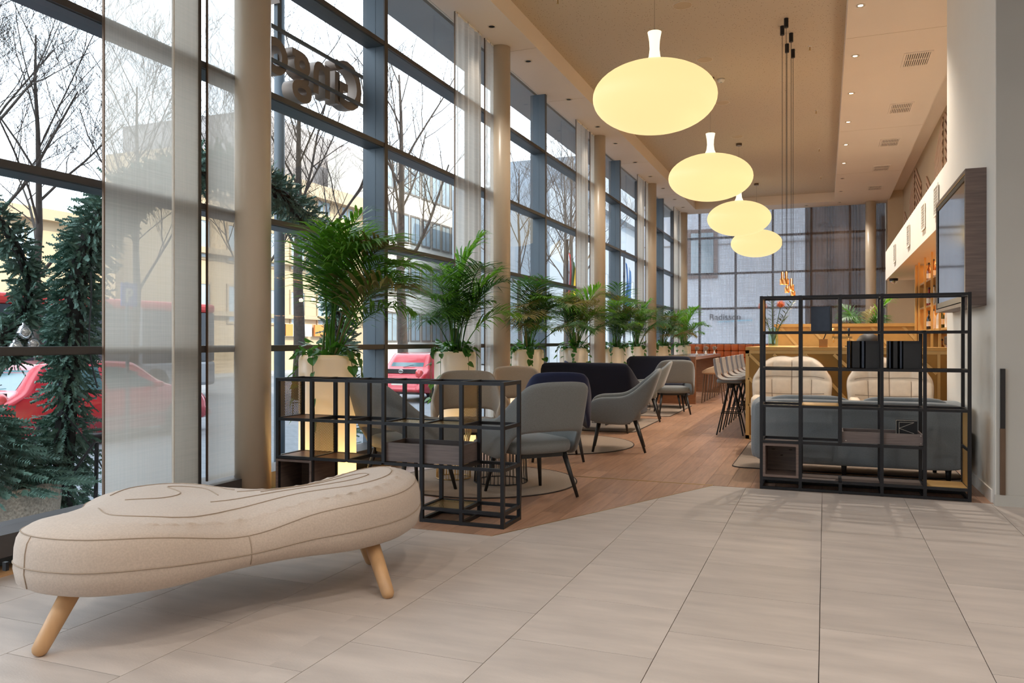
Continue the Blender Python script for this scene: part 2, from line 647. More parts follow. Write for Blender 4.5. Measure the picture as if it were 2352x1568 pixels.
# ceiling: plaster ring around a raised acoustic tray
c = MB()
TX0, TX1, TY0, TY1 = -3.6, .25, 3.2, 24.17
c.box(-4.28, TX0, YN, 25.0, CEIL, 5.75)
c.box(TX1, 1.66, YN, 25.0, CEIL, 5.75)
c.box(TX0, TX1, YN, TY0, CEIL, 5.75)
c.box(TX0, TX1, TY1, 25.0, CEIL, 5.75)
c.box(1.66, 2.35, 9.4, 25.0, 5.42, 5.75)
c.box(1.66, 8.2, YN, 9.4, CEIL, 5.75)
c.box(-4.28, 2.35, 25.0, 25.5, 5.35, 5.75)
ce = struct(c.build('ceiling', M['ceil']))
am = mat('acoustic_plaster', (216, 190, 156), .9, var=.02)
nt = am.node_tree
vo = nt.nodes.new('ShaderNodeTexVoronoi'); vo.inputs['Scale'].default_value = 26
ge = nt.nodes.new('ShaderNodeNewGeometry'); nt.links.new(ge.outputs['Position'], vo.inputs['Vector'])
rp = nt.nodes.new('ShaderNodeValToRGB'); rp.color_ramp.elements[0].position = .10; rp.color_ramp.elements[1].position = .2
rp.color_ramp.elements[0].color = (*lin((128, 104, 80)), 1); rp.color_ramp.elements[1].color = (*lin((196, 180, 158)), 1)
nt.links.new(vo.outputs['Distance'], rp.inputs['Fac']); nt.links.new(rp.outputs['Color'], nt.nodes['Principled BSDF'].inputs['Base Color'])
MB().box(TX0, TX1, TY0, TY1, TRAY, 5.75).build('acoustic_panel', am, ce)
# thin board joints in the plaster ring
for y in (5.0, 8.9, 11.25, 16.2, 20.3):
    MB().box(TX1 + .01, 1.65, y - .003, y + .003, CEIL - .0015, CEIL + .01).build('joint', M['speaker'], ce)
    MB().box(-4.24, TX0 - .01, y + 1.17, y + 1.176, CEIL - .0015, CEIL + .01).build('joint', M['speaker'], ce)

# walls
struct(MB().box(1.2, 1.36, 6.95, 9.52, 0, CEIL).build('wall_right', M['white']))
struct(MB().box(1.205, 8.2, 6.945, 7.1, 0, CEIL).build('wall_front', M['grey']))
struct(MB().box(2.0, 2.35, 9.52, 25.0, 3.0, 5.5).build('wall_upper', M['beige']))
struct(MB().box(2.35, 2.5, 9.3, 25.0, 0, 5.5).build('wall_bar', M['beige']))
struct(MB().box(1.62, 2.36, 24.40, 25.4, 0, 5.6).build('wall_end', M['beige']))
struct(MB().box(1.2, 2.36, 9.52, 18.7, 2.54, 3.14).build('wall_bulkhead', M['white']))
struct(MB().box(-4.3, 8.2, YN - .2, YN, -.2, 5.7).build('wall_back', M['white']))
struct(MB().box(8.0, 8.2, YN, 7.1, -.2, 5.7).build('wall_side', M['white']))
struct(MB().box(1.36, 2.4, 9.4, 9.52, 0, 5.5).build('wall_return', M['white']))
struct(MB().box(1.188, 1.2, 7.06, 9.5, 0, .10).build('baseboard_right', M['white']))
struct(MB().box(1.19, 8.0, 6.933, 6.945, 0, .085).build('baseboard_front', M['grey']))
# bronze corner profile with its dark pull
cg = thing('corner_profile', 'bronze vertical edge strip on the grey wall corner', 'edge strip', (1.245, 6.935, .085))
MB().box(-.018, .018, -.006, .008, 0, .50).build('strip', M['handle'], cg)
MB().box(-.016, .016, -.012, .008, .50, .95).build('pull', M['blackwood'], cg)

# raised diagonal slats on the upper right wall
M['relief'] = mat('relief_plaster', (214, 184, 158), .7, var=.04)
M['reliefdark'] = mat('groove_shade', (120, 84, 60), .8, var=.08)  # dark brown sheet put in for the shade of the carved grooves


def slat_band(y0, y1, z0, z1, lean, n, parent):
    hh = (y1 - y0) / 2 * abs(lean)
    MB().prism([(y0, z0 - lean * (y1 - y0) / 2 - .04), (y1, z0 + lean * (y1 - y0) / 2 - .04), (y1, min(5.4, z1 + lean * (y1 - y0) / 2 + .04)), (y0, min(5.4, z1 - lean * (y1 - y0) / 2 + .04))], 1.985, 1.999, 'x').build('groove_shade', M['reliefdark'], parent)
    for k in range(n):
        t = k / max(1, n - 1)
        yc = y0 + (y1 - y0) * .5; zc = z0 + (z1 - z0) * t
        half = (y1 - y0) / 2
        MB().bar((1.983, yc - half, zc - lean * half), (1.983, yc + half, zc + lean * half), .085, .02, up=(1, 0, 0)).build('slat', M['relief'], parent)


wu = bpy.data.objects['wall_upper']
y = 10.0
bands = []
k = 0
while y < 23.5:
    w = 1.1
    if k % 3 == 0:
        slat_band(y, y + w, 3.55, 5.0, .5, 10, wu)
    elif k % 3 == 1:
        slat_band(y, y + w, 3.55, 5.0, -.5, 10, wu)
    else:
        slat_band(y, y + w, 3.5, 4.4, .5, 7, wu)
    y += w + (1.0 if k % 3 == 2 else .3); k += 1

# vents
vent_slat = MB().box(-.008, .008, -.262, .262, -.006, .004).mesh('vent_slat', M['ceil'])
for k, yv in enumerate([9.9, 12.4, 14.9, 17.4, 19.9, 22.4]):
    t = thing('air_vent', f'slotted air vent in the right ceiling strip, {ORD[k]} from the camera', 'air vent', (1.19, yv, CEIL), 0, 'ceiling air vents')
    MB().box(-.17, .17, -.29, .29, -.003, .004).build('backing', M['dark'], t)
    fr = MB().box(-.18, -.15, -.3, .3, -.014, 0).box(.15, .18, -.3, .3, -.014, 0).box(-.15, .15, -.3, -.265, -.014, 0).box(-.15, .15, .265, .3, -.014, 0).box(-.15, .15, -.008, .008, -.012, 0)
    fr.build('frame', M['ceil'], t)
    for q in range(11):
        put('slat', vent_slat, t, (-.135 + .027 * q, 0, -.007))
for k, yv in enumerate([10.3, 11.6, 13.6, 16.2]):
    t = thing('wall_grille', f'small square wall grille in the white bulkhead, {ORD[k]} from the camera', 'wall grille', (1.2, yv, 2.86), 0, 'bulkhead grilles')
    MB().box(-.012, 0, -.17, .17, -.15, .15).box(-.02, -.012, -.19, .19, .15, .175).box(-.02, -.012, -.19, .19, -.175, -.15).box(-.02, -.012, -.19, -.17, -.15, .15).box(-.02, -.012, .17, .19, -.15, .15).build('frame', M['white'], t)
    for q in range(9):
        MB().box(-.018, -.011, -.16, .16, -.14 + q * .035, -.128 + q * .035).build('slat', M['grey'], t)

# columns
for k, yc in enumerate(COLY):
    o = MB().lathe([(.135, -.01), (.135, CEIL + .02)], 40).build('column', M['column'], None, True, (COLX, yc, 0))
    tag(o, 'tall round beige column by the window wall, ' + (['behind the camera', 'nearest, behind the felt bench', 'second, behind the small perforated shelf', 'third, behind the navy sofa', 'fourth, beyond the grey chairs', 'farthest, in the window corner'][k]), 'column', 'columns along the window wall', 'structure')
o = MB().lathe([(.14, -.01), (.14, CEIL + .2)], 40).build('column', M['column'], None, True, (1.2, 24.62, 0))
tag(o, 'round beige column beside the dark end of the back curtain', 'column', None, 'structure')

# ---------------------------------------------------------------- window wall
GX = -4.25
muls = []
for yc in COLY:
    muls.append((yc - .47, 'thin')); muls.append((yc + 2.13, 'deep'))
muls = [(-6.9, 'thin'), (-4.9, 'deep'), (-2.6, 'thin')] + muls[:-1] + [(25.30, 'thin')]
muls = sorted(muls)
zs = [.215] + TZ + [CEIL]
for k in range(len(muls) - 1):
    (ya, ka), (yb, kb) = muls[k], muls[k + 1]
    w = put(f'window_{k + 1}', None, None, (0, 0, 0)); struct(w)
    if ka == 'deep':
        MB().box(-4.40, -4.16, ya - .03, ya + .03, .1, CEIL).build('mullion', M['bluesteel'], w)
        MB().box(-4.16, -4.145, ya - .032, ya + .032, .1, CEIL).build('cover_strip', M['steel'], w)
    else:
        MB().box(-4.36, -4.15, ya - .03, ya + .03, .1, CEIL).build('mullion', M['steel'], w)
    for z in TZ:
        MB().box(-4.36, -4.17, ya + .03, yb - .03, z - .03, z + .02).build('transom', M['bluesteel'] if z > 1.5 else M['steel'], w)
        MB().box(-4.17, -4.15, ya + .03, yb - .03, z - .025, z + .02).build('cover_strip', M['steel'], w)
    for a, b in zip(zs[:-1], zs[1:]):
        MB().box(GX - .006, GX, ya + .03, yb - .03, a, b).build('pane', M['glass'], w)
    MB().box(-4.36, -4.05, ya, yb, .095, .215).build('sill', M['sillm'], w)
    MB().box(-4.36, -4.20, ya, yb, -.02, .095).build('pane', M['bluesteel'], w)
struct(MB().box(-4.2, -4.03, YN, 25.3, -.012, .012).build('trim_3', M['oak']))
# end window wall
EX = [-4.25, -3.65, -2.56, -1.47, -.38, .68, 1.62]
EZ = [1.15, 2.26, 3.34, 4.45]
wend = struct(put('window_end', None))
for x in EX[1:-1]:
    MB().box(x - .03, x + .03, 25.28, 25.45, 0, 5.4).build('mullion', M['steel'], wend)
MB().box(-4.36, -4.2, 25.28, 25.45, 0, 5.4).build('mullion', M['bluesteel'], wend)
for z in EZ:
    MB().box(-4.2, 1.62, 25.28, 25.42, z - .03, z + .03).build('transom', M['steel'], wend)
for a, b in zip(EX[:-1], EX[1:]):
    for za, zb in zip([0.0] + EZ, EZ + [5.4]):
        MB().box(a + .03, b - .03, 25.35, 25.356, za + .03, zb - .03).build('pane', M['glass'], wend)
# unseen storeys added to shade the street; overhang is seen through the top panes
struct(MB().box(-4.95, 12, YN - 2, 25.6, 5.76, 19).box(-4.95, -4.37, YN - 2, 25.6, 5.22, 5.76).build('upper_storeys', mat('overhang_panels', (150, 156, 160), .7, var=.06, scale=1.5)))
struct(MB().box(8.2, 12, YN - 2, 25.6, -1, 5.76).box(2.52, 8.2, 7.2, 25.6, -1, 5.76).build('rear_wing', M['grey']))

# curtains: sheer linen panels beside the columns
sheer = sheer_mat('sheer_linen', (208, 200, 188), see=.26, trans=.66, amount=.035)
sheer2 = sheer_mat('sheer_curtain_grey', (204, 200, 204), see=.62, trans=.6, amount=.05)
dense = sheer_mat('dense_curtain_taupe', (120, 100, 88), see=.12, trans=.45, amount=.05)


def curtain(name, y0, y1, x, label, folds=0, amp=.02, material=None, z0=.235, group='linen panels by the columns', hem=None):
    n = max(2, int((y1 - y0) / .02)) if folds else 8
    mb = MB()
    mb.grid(lambda u, v: (x + amp * math.sin(u * folds * 2 * PI) * (0.6 + .4 * math.sin(u * 17)), y0 + (y1 - y0) * u, z0 + (CEIL - z0) * v), n, 2)
    t = thing(name, label, 'curtain', (0, 0, 0), 0, group)
    mb.build('cloth', material or sheer, t, True)
    MB().box(x - .008, x + .008, y0 - .006, y0 + .002, z0, CEIL).build('side_hem', hem or M['handle'], t)
    MB().box(x - .012, x + .012, y0, y1, CEIL - .02, CEIL).build('top_rail', M['white'], t)
    return t


names = ['beside the evergreen garland', 'next to the column behind the second palm', 'next to the column behind the fourth palm', 'next to the column behind the sixth palm', 'in the far window corner']
for k, yc in enumerate(COLY[1:]):
    nf = 0 if k == 0 else 5
    curtain('linen_curtain', yc - 1.30, yc - .52, -4.115, 'wide sheer linen panel ' + names[k], nf)
    curtain('linen_curtain', yc - .40, yc - .02 if k < 4 else yc + .3, -4.115 if k else -4.135, 'narrow sheer linen panel ' + names[k], nf and 3)
# second layer overlapping the first panel
curtain('linen_curtain', COLY[1] - .76, COLY[1] - .53, -4.095, 'inner overlapping strip of the nearest sheer linen panel', hem=M['white'])


def end_curtain(x0, x1, material, label, folds, amp, y=25.08):
    n = int((x1 - x0) / .012)
    t = thing('back_curtain', label, 'curtain', (0, 0, 0))
    mb = MB()
    rnd = [random.uniform(-.6, .6) for _ in range(60)]

    def fn(u, v):
        ph = u * folds * 2 * PI + rnd[int(u * 20)] * 0
        return (x0 + (x1 - x0) * u, y + amp * math.sin(ph + 1.3 * math.sin(ph * .31)) * (.55 + .45 * math.sin(ph * .17 + 1)), .05 + 5.28 * v)
    mb.grid(fn, n, 2)
    mb.build('cloth', material, t, True)
    MB().box(x0, x1, y - .03, y + .03, 5.33, 5.36).build('curtain_track', M['white'], t)


end_curtain(-4.0, -.55, sheer2, 'pale grey sheer curtain in fine folds across the back windows', 34, .035)
end_curtain(-.55, 1.6, dense, 'dense taupe pleated curtain hanging right of the back windows', 20, .05)
# ---------------------------------------------------------------- felt bench
def outline_normals(P):
    n = len(P); out = []
    for i in range(n):
        a, b = P[i - 1], P[(i + 1) % n]
        dx, dy = b[0] - a[0], b[1] - a[1]; L = math.hypot(dx, dy)
        out.append((-dy / L, dx / L))     # inward for a counter-clockwise outline
    return out


BO = [(-3.19, 2.42), (-3.10, 2.29), (-2.90, 2.24), (-2.66, 2.30), (-2.47, 2.50), (-2.37, 2.80), (-2.23, 3.06), (-2.08, 3.28), (-2.01, 3.58), (-2.07, 3.88), (-2.22, 4.12),
      (-2.42, 4.21), (-2.58, 4.06), (-2.65, 3.78), (-2.74, 3.55), (-2.90, 3.42), (-3.14, 3.40), (-3.34, 3.28), (-3.42, 3.05), (-3.36, 2.84), (-3.25, 2.70), (-3.20, 2.56)]
BC = (-2.68, 3.15)
bo = [(x - BC[0], y - BC[1]) for x, y in catmull_closed(BO, 6)]
bn = outline_normals(bo)
for _ in range(3):
    bn = [tuple((bn[i - 1][q] + bn[i][q] * 2 + bn[(i + 1) % len(bn)][q]) / 4 for q in (0, 1)) for i in range(len(bn))]
waist = [math.exp(-((x + .02) ** 2 + (y - .02) ** 2) / .16) for x, y in bo]


def drop(x, y):
    """how far the top sinks at the waist between the lobes"""
    return .080 * math.exp(-((x - .34) ** 2 + (y + .32) ** 2) / .085) + .030 * math.exp(-((x + .04) ** 2 + (y - .38) ** 2) / .06) - .015 * math.exp(-((x - .40) ** 2 + (y - .85) ** 2) / .10)


def b_ring(ins, z, lift=0.0):
    out = []
    for (x, y), (nx, ny), w in zip(bo, bn, waist):
        px, py = x + nx * ins, y + ny * ins
        out.append((px, py, z + w * lift - drop(px, py) * max(0, min(1, (z - .27) / .16))))
    return out


bench = thing('felt_bench', 'oatmeal felt bench of three rounded lobes on stubby pale wooden legs', 'bench', (BC[0], BC[1], 0))
prof = [(.10, .225, .04), (.045, .228, .04), (.012, .25, .03), (0, .31, .01), (.004, .39, 0), (.012, .43, 0), (.028, .458, 0), (.06, .478, 0), (.115, .492, 0)]
mb = MB(); n = len(bo)
rings = [b_ring(*p) for p in prof]
for r in rings:
    mb.v += r
for i in range(len(rings) - 1):
    for k in range(n):
        k2 = (k + 1) % n
        mb.f.append((i * n + k, i * n + k2, (i + 1) * n + k2, (i + 1) * n + k))
mb.f.append(tuple(range(n - 1, -1, -1)))
top = rings[-1]
base = (len(rings) - 1) * n


def seg_dist(px, py, R):
    best = 9
    for i in range(0, len(R), 2):
        d = (R[i][0] - px) ** 2 + (R[i][1] - py) ** 2
        best = min(best, d)
    return math.sqrt(best)


pts = [Vector((p[0], p[1])) for p in top]
xs0, xs1 = min(p[0] for p in top), max(p[0] for p in top); ys0, ys1 = min(p[1] for p in top), max(p[1] for p in top)


def in_poly(x, y, R):
    c = False
    j = len(R) - 1
    for i in range(len(R)):
        if (R[i][1] > y) != (R[j][1] > y) and x < (R[j][0] - R[i][0]) * (y - R[i][1]) / (R[j][1] - R[i][1]) + R[i][0]:
            c = not c
        j = i
    return c


def top_z(x, y):
    d = seg_dist(x, y, top)
    z = .492 + .016 * (1 - math.exp(-d / .06)) - drop(x, y)
    z -= .020 * math.exp(-((x + .12) ** 2 + (y + .05) ** 2) / .05)      # shallow dip where the lobes meet
    return z


gy = ys0 + .02
while gy < ys1:
    gx = xs0 + .02
    while gx < xs1:
        if in_poly(gx, gy, top) and seg_dist(gx, gy, top) > .018:
            pts.append(Vector((gx, gy)))
        gx += .018
    gy += .018
vv, ee, ff, _, _, _ = delaunay_2d_cdt(pts, [(i, (i + 1) % n) for i in range(n)], [], 1, 1e-6)
if len(vv) >= n:
    mp = {}
    for i, p in enumerate(vv):
        if i < n:
            mp[i] = base + i
        else:
            mp[i] = len(mb.v); mb.v.append((p[0], p[1], top_z(p[0], p[1])))
    for f in ff:
        mb.f.append(tuple(mp[i] for i in f))
cush = mb.build('cushion', M['felt'], bench, True)
for ins, z, lift in ((.028, .4585, 0), (-.0002, .335, .008)):
    MB().tube(b_ring(ins, z, lift), .0028, 5, True).build('seam', M['seam'], cush, True)
for idx in (10, 31, 56, 82, 108):
    col = [(r[idx][0] * 1.0, r[idx][1] * 1.0, r[idx][2]) for r in rings[2:7]]
    col = [(x - bn[idx][0] * .0008, y - bn[idx][1] * .0008, z) for x, y, z in col]
    MB().tube(col, .0028, 5).build('seam', M['seam'], cush, True)


def top_loop(P, closed=True):
    q = catmull_closed(P, 8) if closed else catmull(P, 8)
    q = [(x - BC[0], y - BC[1]) for x, y in q]
    MB().tube([(x, y, top_z(x, y) + .0012) for x, y in q], .0030, 5, closed).build('seam', M['seam'], cush, True)


top_loop([(-2.98, 2.60), (-2.80, 2.52), (-2.62, 2.66), (-2.55, 2.95), (-2.42, 3.22), (-2.24, 3.50), (-2.22, 3.80), (-2.34, 4.0), (-2.46, 3.9), (-2.50, 3.6), (-2.60, 3.36), (-2.75, 3.22)], False)
top_loop([(-2.70, 2.98), (-2.50, 3.30), (-2.34, 3.58), (-2.32, 3.76), (-2.40, 3.74), (-2.48, 3.50), (-2.62, 3.24)], False)
top_loop([(-3.02, 2.78), (-2.92, 2.90), (-2.95, 3.05), (-3.10, 3.12), (-2.95, 3.20), (-2.78, 3.12)], False)
top_loop([(-3.20, 2.86), (-3.26, 3.05), (-3.16, 3.22), (-2.98, 3.28), (-2.80, 3.26)], False)
for (fx, fy), (tx, ty) in (((-2.89, 2.235), (-2.83, 2.37)), ((-1.955, 3.36), (-2.16, 3.50)), ((-2.36, 3.86), (-2.34, 3.68)), ((-3.30, 3.24), (-3.14, 3.14))):
    f = Vector((fx - BC[0], fy - BC[1], .0)); tt = Vector((tx - BC[0], ty - BC[1], .27))
    d = (tt - f).normalized()
    P = [f + Vector((0, 0, .003)) + d * a for a in (.0, .006, .02, .05)] + [tt]
    MB().tube(P, [.012, .022, .030, .032, .040], 20).build('leg', M['oak'], bench, True)
MB().box(-.462, -.442, -.872, -.858, .30, .335).build('care_tag', M['black'], cush)

# ---------------------------------------------------------------- open metal shelf dividers
mesh_cache = {}


def mesh_panel(w, h, parent, loc, plane):
    """expanded metal: crossing diagonal strands in a thin frame; plane 'yz', 'xy' or 'xz'"""
    key = (round(w, 3), round(h, 3), plane)
    if key not in mesh_cache:
        mb = MB(); p = .0125
        P = {'yz': lambda a, b, c: (c, a, b), 'xy': lambda a, b, c: (a, b, c), 'xz': lambda a, b, c: (a, c, b)}[plane]
        st = .0033
        for sgn in (1, -1):
            k = -h
            while k < w + h:
                # line a = k + sgn*(b) clipped to the rectangle
                seg = []
                for b in (0, h):
                    a = k + (b if sgn > 0 else h - b) * .62
                    seg.append((a, b))
                (a0, b0), (a1, b1) = seg
                t0, t1 = 0.0, 1.0
                da = a1 - a0
                if abs(da) > 1e-9:
                    ta, tb = (0 - a0) / da, (w - a0) / da
                    t0, t1 = max(t0, min(ta, tb)), min(t1, max(ta, tb))
                if t1 > t0 + .01:
                    A = (a0 + da * t0, b0 + (b1 - b0) * t0); B = (a0 + da * t1, b0 + (b1 - b0) * t1)
                    mb.add([P(A[0] - st, A[1], -.0006), P(A[0] + st, A[1], -.0006), P(B[0] + st, B[1], .0006), P(B[0] - st, B[1], .0006)], [(0, 1, 2, 3)])
                k += p
        mesh_cache[key] = mb.mesh('mesh_panel', M['mesh'])
    o = put('mesh_panel', mesh_cache[key], parent, loc)
    o['kind'] = 'stuff'
    return o


BT = .025
bar_cache = {}


def sbar(parent, name, p, L, axis):
    key = (round(L, 3), axis)
    if key not in bar_cache:
        h = BT / 2
        if axis == 'x': bar_cache[key] = MB().box(0, L, -h, h, -.0105, .0105).mesh('bar', M['black'])
        if axis == 'y': bar_cache[key] = MB().box(-h, h, 0, L, -h, h).mesh('bar', M['black'])
        if axis == 'z': bar_cache[key] = MB().box(-h, h, -h, h, 0, L).mesh('bar', M['black'])
    return put(name, bar_cache[key], parent, p)


def open_box(parent, name, x0, x1, y0, y1, z0, z1, t, material, front_open=True):
    mb = MB()
    mb.box(x0, x1, y0, y1, z0, z0 + t).box(x0, x1, y0, y1, z1 - t, z1).box(x0, x0 + t, y0, y1, z0 + t, z1 - t).box(x1 - t, x1, y0, y1, z0 + t, z1 - t)
    mb.box(x0 + t, x1 - t, y1 - t, y1, z0 + t, z1 - t)
    return mb.build(name, material, parent)


def tray_box(parent, x0, x1, y0, y1, z0, z1, t=.012):
    MB().box(x0, x1, y0, y1, z0, z0 + t).box(x0, x1, y0, y0 + t, z0 + t, z1).box(x0, x1, y1 - t, y1, z0 + t, z1).box(x0, x0 + t, y0 + t, y1 - t, z0 + t, z1).box(x1 - t, x1, y0 + t, y1 - t, z0 + t, z1).build('tray', M['tray'], parent)


# low divider on the left
CW, DP = .3008, .30
sd = thing('low_shelf_divider', 'low black metal grid shelf with brass mesh panels between bench and grey armchairs', 'shelf', (-3.79, 4.885, 0))
RZ = [.9575, .665, .385, .095, .0125]
for k in range(7):
    low = 0 if k in (0, 1, 4, 5, 6) else .385
    for yy in (0, DP):
        sbar(sd, 'post', (k * CW, yy, low), .97 - low, 'z')
for k in range(7):
    for z in (RZ if k in (0, 1, 4, 5, 6) else RZ[:3]):
        sbar(sd, 'cross_rail', (k * CW, BT / 2, z), DP - BT, 'y')
for k in range(6):
    for z in (RZ if k in (0, 4, 5) else RZ[:3]):
        for yy in (0, DP):
            sbar(sd, 'rail', (k * CW + BT / 2, yy, z), CW - BT, 'x')
h2 = BT / 2
mesh_panel(DP - BT, .285, sd, (0, h2, .678), 'yz')
mesh_panel(DP - BT, .255, sd, (CW, h2, .40), 'yz')
mesh_panel(DP - BT, .285, sd, (5 * CW, h2, .678), 'yz')
mesh_panel(CW - BT, DP - BT, sd, (3 * CW + h2, h2, .667), 'xy')
mesh_panel(CW - BT, DP - BT, sd, (4 * CW + h2, h2, .667), 'xy')
mesh_panel(CW - BT, DP - BT, sd, (4 * CW + h2, h2, .10), 'xy')
for k, z in ((0, .665), (0, .385), (1, .385)):
    MB().box(k * CW + h2, (k + 1) * CW - h2, h2, DP - h2, z - .006, z + .008).build('shelf_board', M['walnut'], sd)
tray_box(sd, 3 * CW + h2, 5 * CW - h2, h2, DP - h2, .40, .53)
open_box(sd, 'cube_box', -.005, CW + .005, -.02, DP - h2, .11, .37, .016, M['wenge'])

# tall divider on the right
CW2, DP2 = .308, .32
td = thing('tall_shelf_divider', 'tall black metal grid shelf standing in front of the grey sofa', 'shelf', (-.50, 7.03, 0))
R2 = [1.61, 1.315, 1.01, .70, .40, .09, .0125]
for k in range(6):
    for yy in (0, DP2):
        z0, z1 = 0, 1.6225
        if k == 2: z0 = .40 if yy else .40
        if k == 4: z1 = 1.315
        sbar(td, 'post', (k * CW2, yy, z0), z1 - z0, 'z')
    if k == 2:
        sbar(td, 'post', (k * CW2, 0, 0), .09, 'z')
for k in range(6):
    for z in R2:
        if k == 2 and .1 < z < .41: pass
        if k == 4 and z > 1.4: continue
        sbar(td, 'cross_rail', (k * CW2, BT / 2, z), DP2 - BT, 'y')
for k in range(5):
    for z in R2:
        if k == 4 and .3 < z < .5: continue
        for yy in (0, DP2):
            sbar(td, 'rail', (k * CW2 + BT / 2, yy, z), CW2 - BT, 'x')
sbar(td, 'rail', (4 * CW2 - .02, 0, 1.61), .04, 'x'); sbar(td, 'rail', (4 * CW2 - .02, DP2, 1.61), .04, 'x')
MB().box(h2 * .2, h2 * .6, h2, DP2 - h2, 1.33, 1.60).build('brass_panel', M['gold'], td)
for z0, z1 in ((.412, .69), (.10, .388)):
    MB().box(5 * CW2 - .004, 5 * CW2 + .004, h2, DP2 - h2, z0, z1).build('brass_panel', M['gold'], td)
MB().box(4 * CW2 + h2, 5 * CW2 - h2, h2, DP2 - h2, .088, .104).build('brass_panel', M['gold'], td)
MB().box(1 * CW2 + h2, 2 * CW2 - h2, h2, DP2 - h2, .70, .716).build('brass_panel', M['gold'], td)
open_box(td, 'cube_box', h2, CW2 - h2, -.014, DP2 - h2, .105, .386, .02, M['veneer'])
for k in range(3):
    MB().lathe([(.012, 0), (.01, .004)], 12).build('screw_cap', M['handle'], td, loc=(.08 + .07 * k, DP2 - h2 - .028, .30 - .05 * (k % 2)))
tray_box(td, 2 * CW2 + h2, 4 * CW2 - h2, h2, DP2 - h2, .415, .505)
for k, (x, z) in enumerate(((2 * CW2 + .04, .43), (4 * CW2 - .03, .43), (4 * CW2 - .03, .49))):
    MB().box(x, x + .006, h2 - .004, h2, z, z + .006).build('screw', M['chrome'], td)
for k in range(1, 4):
    MB().box(k * CW2 + h2, (k + 1) * CW2 - h2, h2, DP2 - h2, .083, .097).build('shelf_board', M['wenge'], td)


def book(name, x, y, z, w, h, d, label, cover, pages=True, rz=0.0, group='books on the tall shelf'):
    t = thing(name, label, 'book', (x, y, z), rz, group)
    MB().box(-w / 2, w / 2, 0, d, 0, .004).box(-w / 2, -w / 2 + .006, 0, d, 0, h).box(w / 2 - .006, w / 2, 0, d, 0, h).box(-w / 2, w / 2, 0, .004, 0, h).build('cover', cover, t)
    MB().box(-w / 2 + .006, w / 2 - .006, .006, d - .006, .003, h - .006).build('pages', M['paper'], t)
    return t


SY = 7.03
z1 = 1.0225
bx = -.50 + 2 * CW2
for k, (dx, w, cv, lab) in enumerate(((.066, .024, M['bluebook'], 'slim slate blue box file at left end of the left black book group'), (.118, .068, M['book'], 'black book with hollow dark spine in the left group on the tall shelf'), (.170, .030, M['bluebook'], 'slate blue book spine in the left black book group'))):
    book('upright_book', bx + dx, SY + .03, z1, w, .222, .2, lab, cv)
t = thing('black_box_file', 'large black square box file in the left group on the tall shelf', 'box file', (bx + .246, SY + .02, z1))
MB().box(-.056, .046, 0, .18, 0, .222).build('box', M['book'], t); MB().box(-.056, .046, -.002, 0, .2, .222).build('lid_edge', M['black'], t)
bx = -.50 + 3 * CW2
for k, (dx, w, cv, lab) in enumerate(((.060, .024, M['bluebook'], 'slim slate blue box file at left end of the right black book group'), (.100, .044, M['book'], 'black book with dark spine in the right group on the tall shelf'), (.140, .026, M['bluebook'], 'slate blue book spine in the right black book group'))):
    book('upright_book', bx + dx, SY + .03, z1, w, .222, .2, lab, cv)
t = thing('black_box_file', 'large black square box file in the right group on the tall shelf', 'box file', (bx + .222, SY + .02, z1))
MB().box(-.065, .065, 0, .18, 0, .222).build('box', M['book'], t); MB().box(-.065, .065, -.002, 0, .2, .222).build('lid_edge', M['black'], t)
t = thing('folio_book', 'tall navy folio book standing on top row of the tall shelf', 'book', (-.50 + CW2 + .158, SY + .10, 1.3275), math.radians(-14))
MB().box(-.078, .075, 0, .004, 0, .205).box(.072, .076, 0, .06, 0, .205).build('cover', M['bluebook'], t)
MB().box(-.07, .071, .004, .05, .003, .20).build('pages', M['paper'], t)
MB().box(-.078, .076, .05, .054, 0, .205).build('cover', M['bluebook'], t)
t = thing('magazine', 'dark magazine with thin white line drawing leaning in the shelf tray', 'magazine', (-.50 + 3 * CW2 + .20, SY + .20, .43), 0)
MB().box(-.085, .075, 0, .01, 0, .17).build('cover', M['book'], t)
lw = MB()
for a, b in (((-.082, .165), (.072, .165)), ((-.082, .0), (-.082, .165)), ((-.06, .15), (.05, .15)), ((.05, .15), (-.06, .10)), ((-.06, .10), (.05, .06)), ((-.06, .15), (-.06, .02))):
    lw.bar((a[0], -.001, a[1]), (b[0], -.001, b[1]), .002, .002)
lw.build('line_drawing', M['paper'], t)

# ---------------------------------------------------------------- armchairs
ARM = [(.285, .315, .385, .46, 0), (.305, .285, .35, .565, 0), (.322, .19, .325, .612, 0), (.333, .04, .315, .622, 0), (.338, -.09, .315, .64, .05), (.330, -.175, .35, .71, .35), (.305, -.235, .45, .83, .8), (.262, -.272, .515, .905, 1), (.14, -.298, .53, .927, 1), (0, -.305, .532, .93, 1)]


def shell_points(prof):
    half = catmull(prof, 4)
    left = [(-a, b, c, d, e) for a, b, c, d, e in half]
    return left + half[::-1][1:]


def shell_mesh(name, prof, material, lean=.36, flare=.10, nv=7):
    P = shell_points(prof); mb = MB(); n = len(P)
    for j in range(nv):
        t = j / (nv - 1)
        for x, y, zb, zt, w in P:
            z = zb + (zt - zb) * t
            yy = y - max(0, z - .42) * lean * w
            xx = x * (1 + flare * (1 - w) * (z - .4)) * (1 - .16 * w * max(0, z - .6))
            mb.v.append((xx, yy, z))
    for j in range(nv - 1):
        for i in range(n - 1):
            mb.f.append((j * n + i, j * n + i + 1, (j + 1) * n + i + 1, (j + 1) * n + i))
    return mb


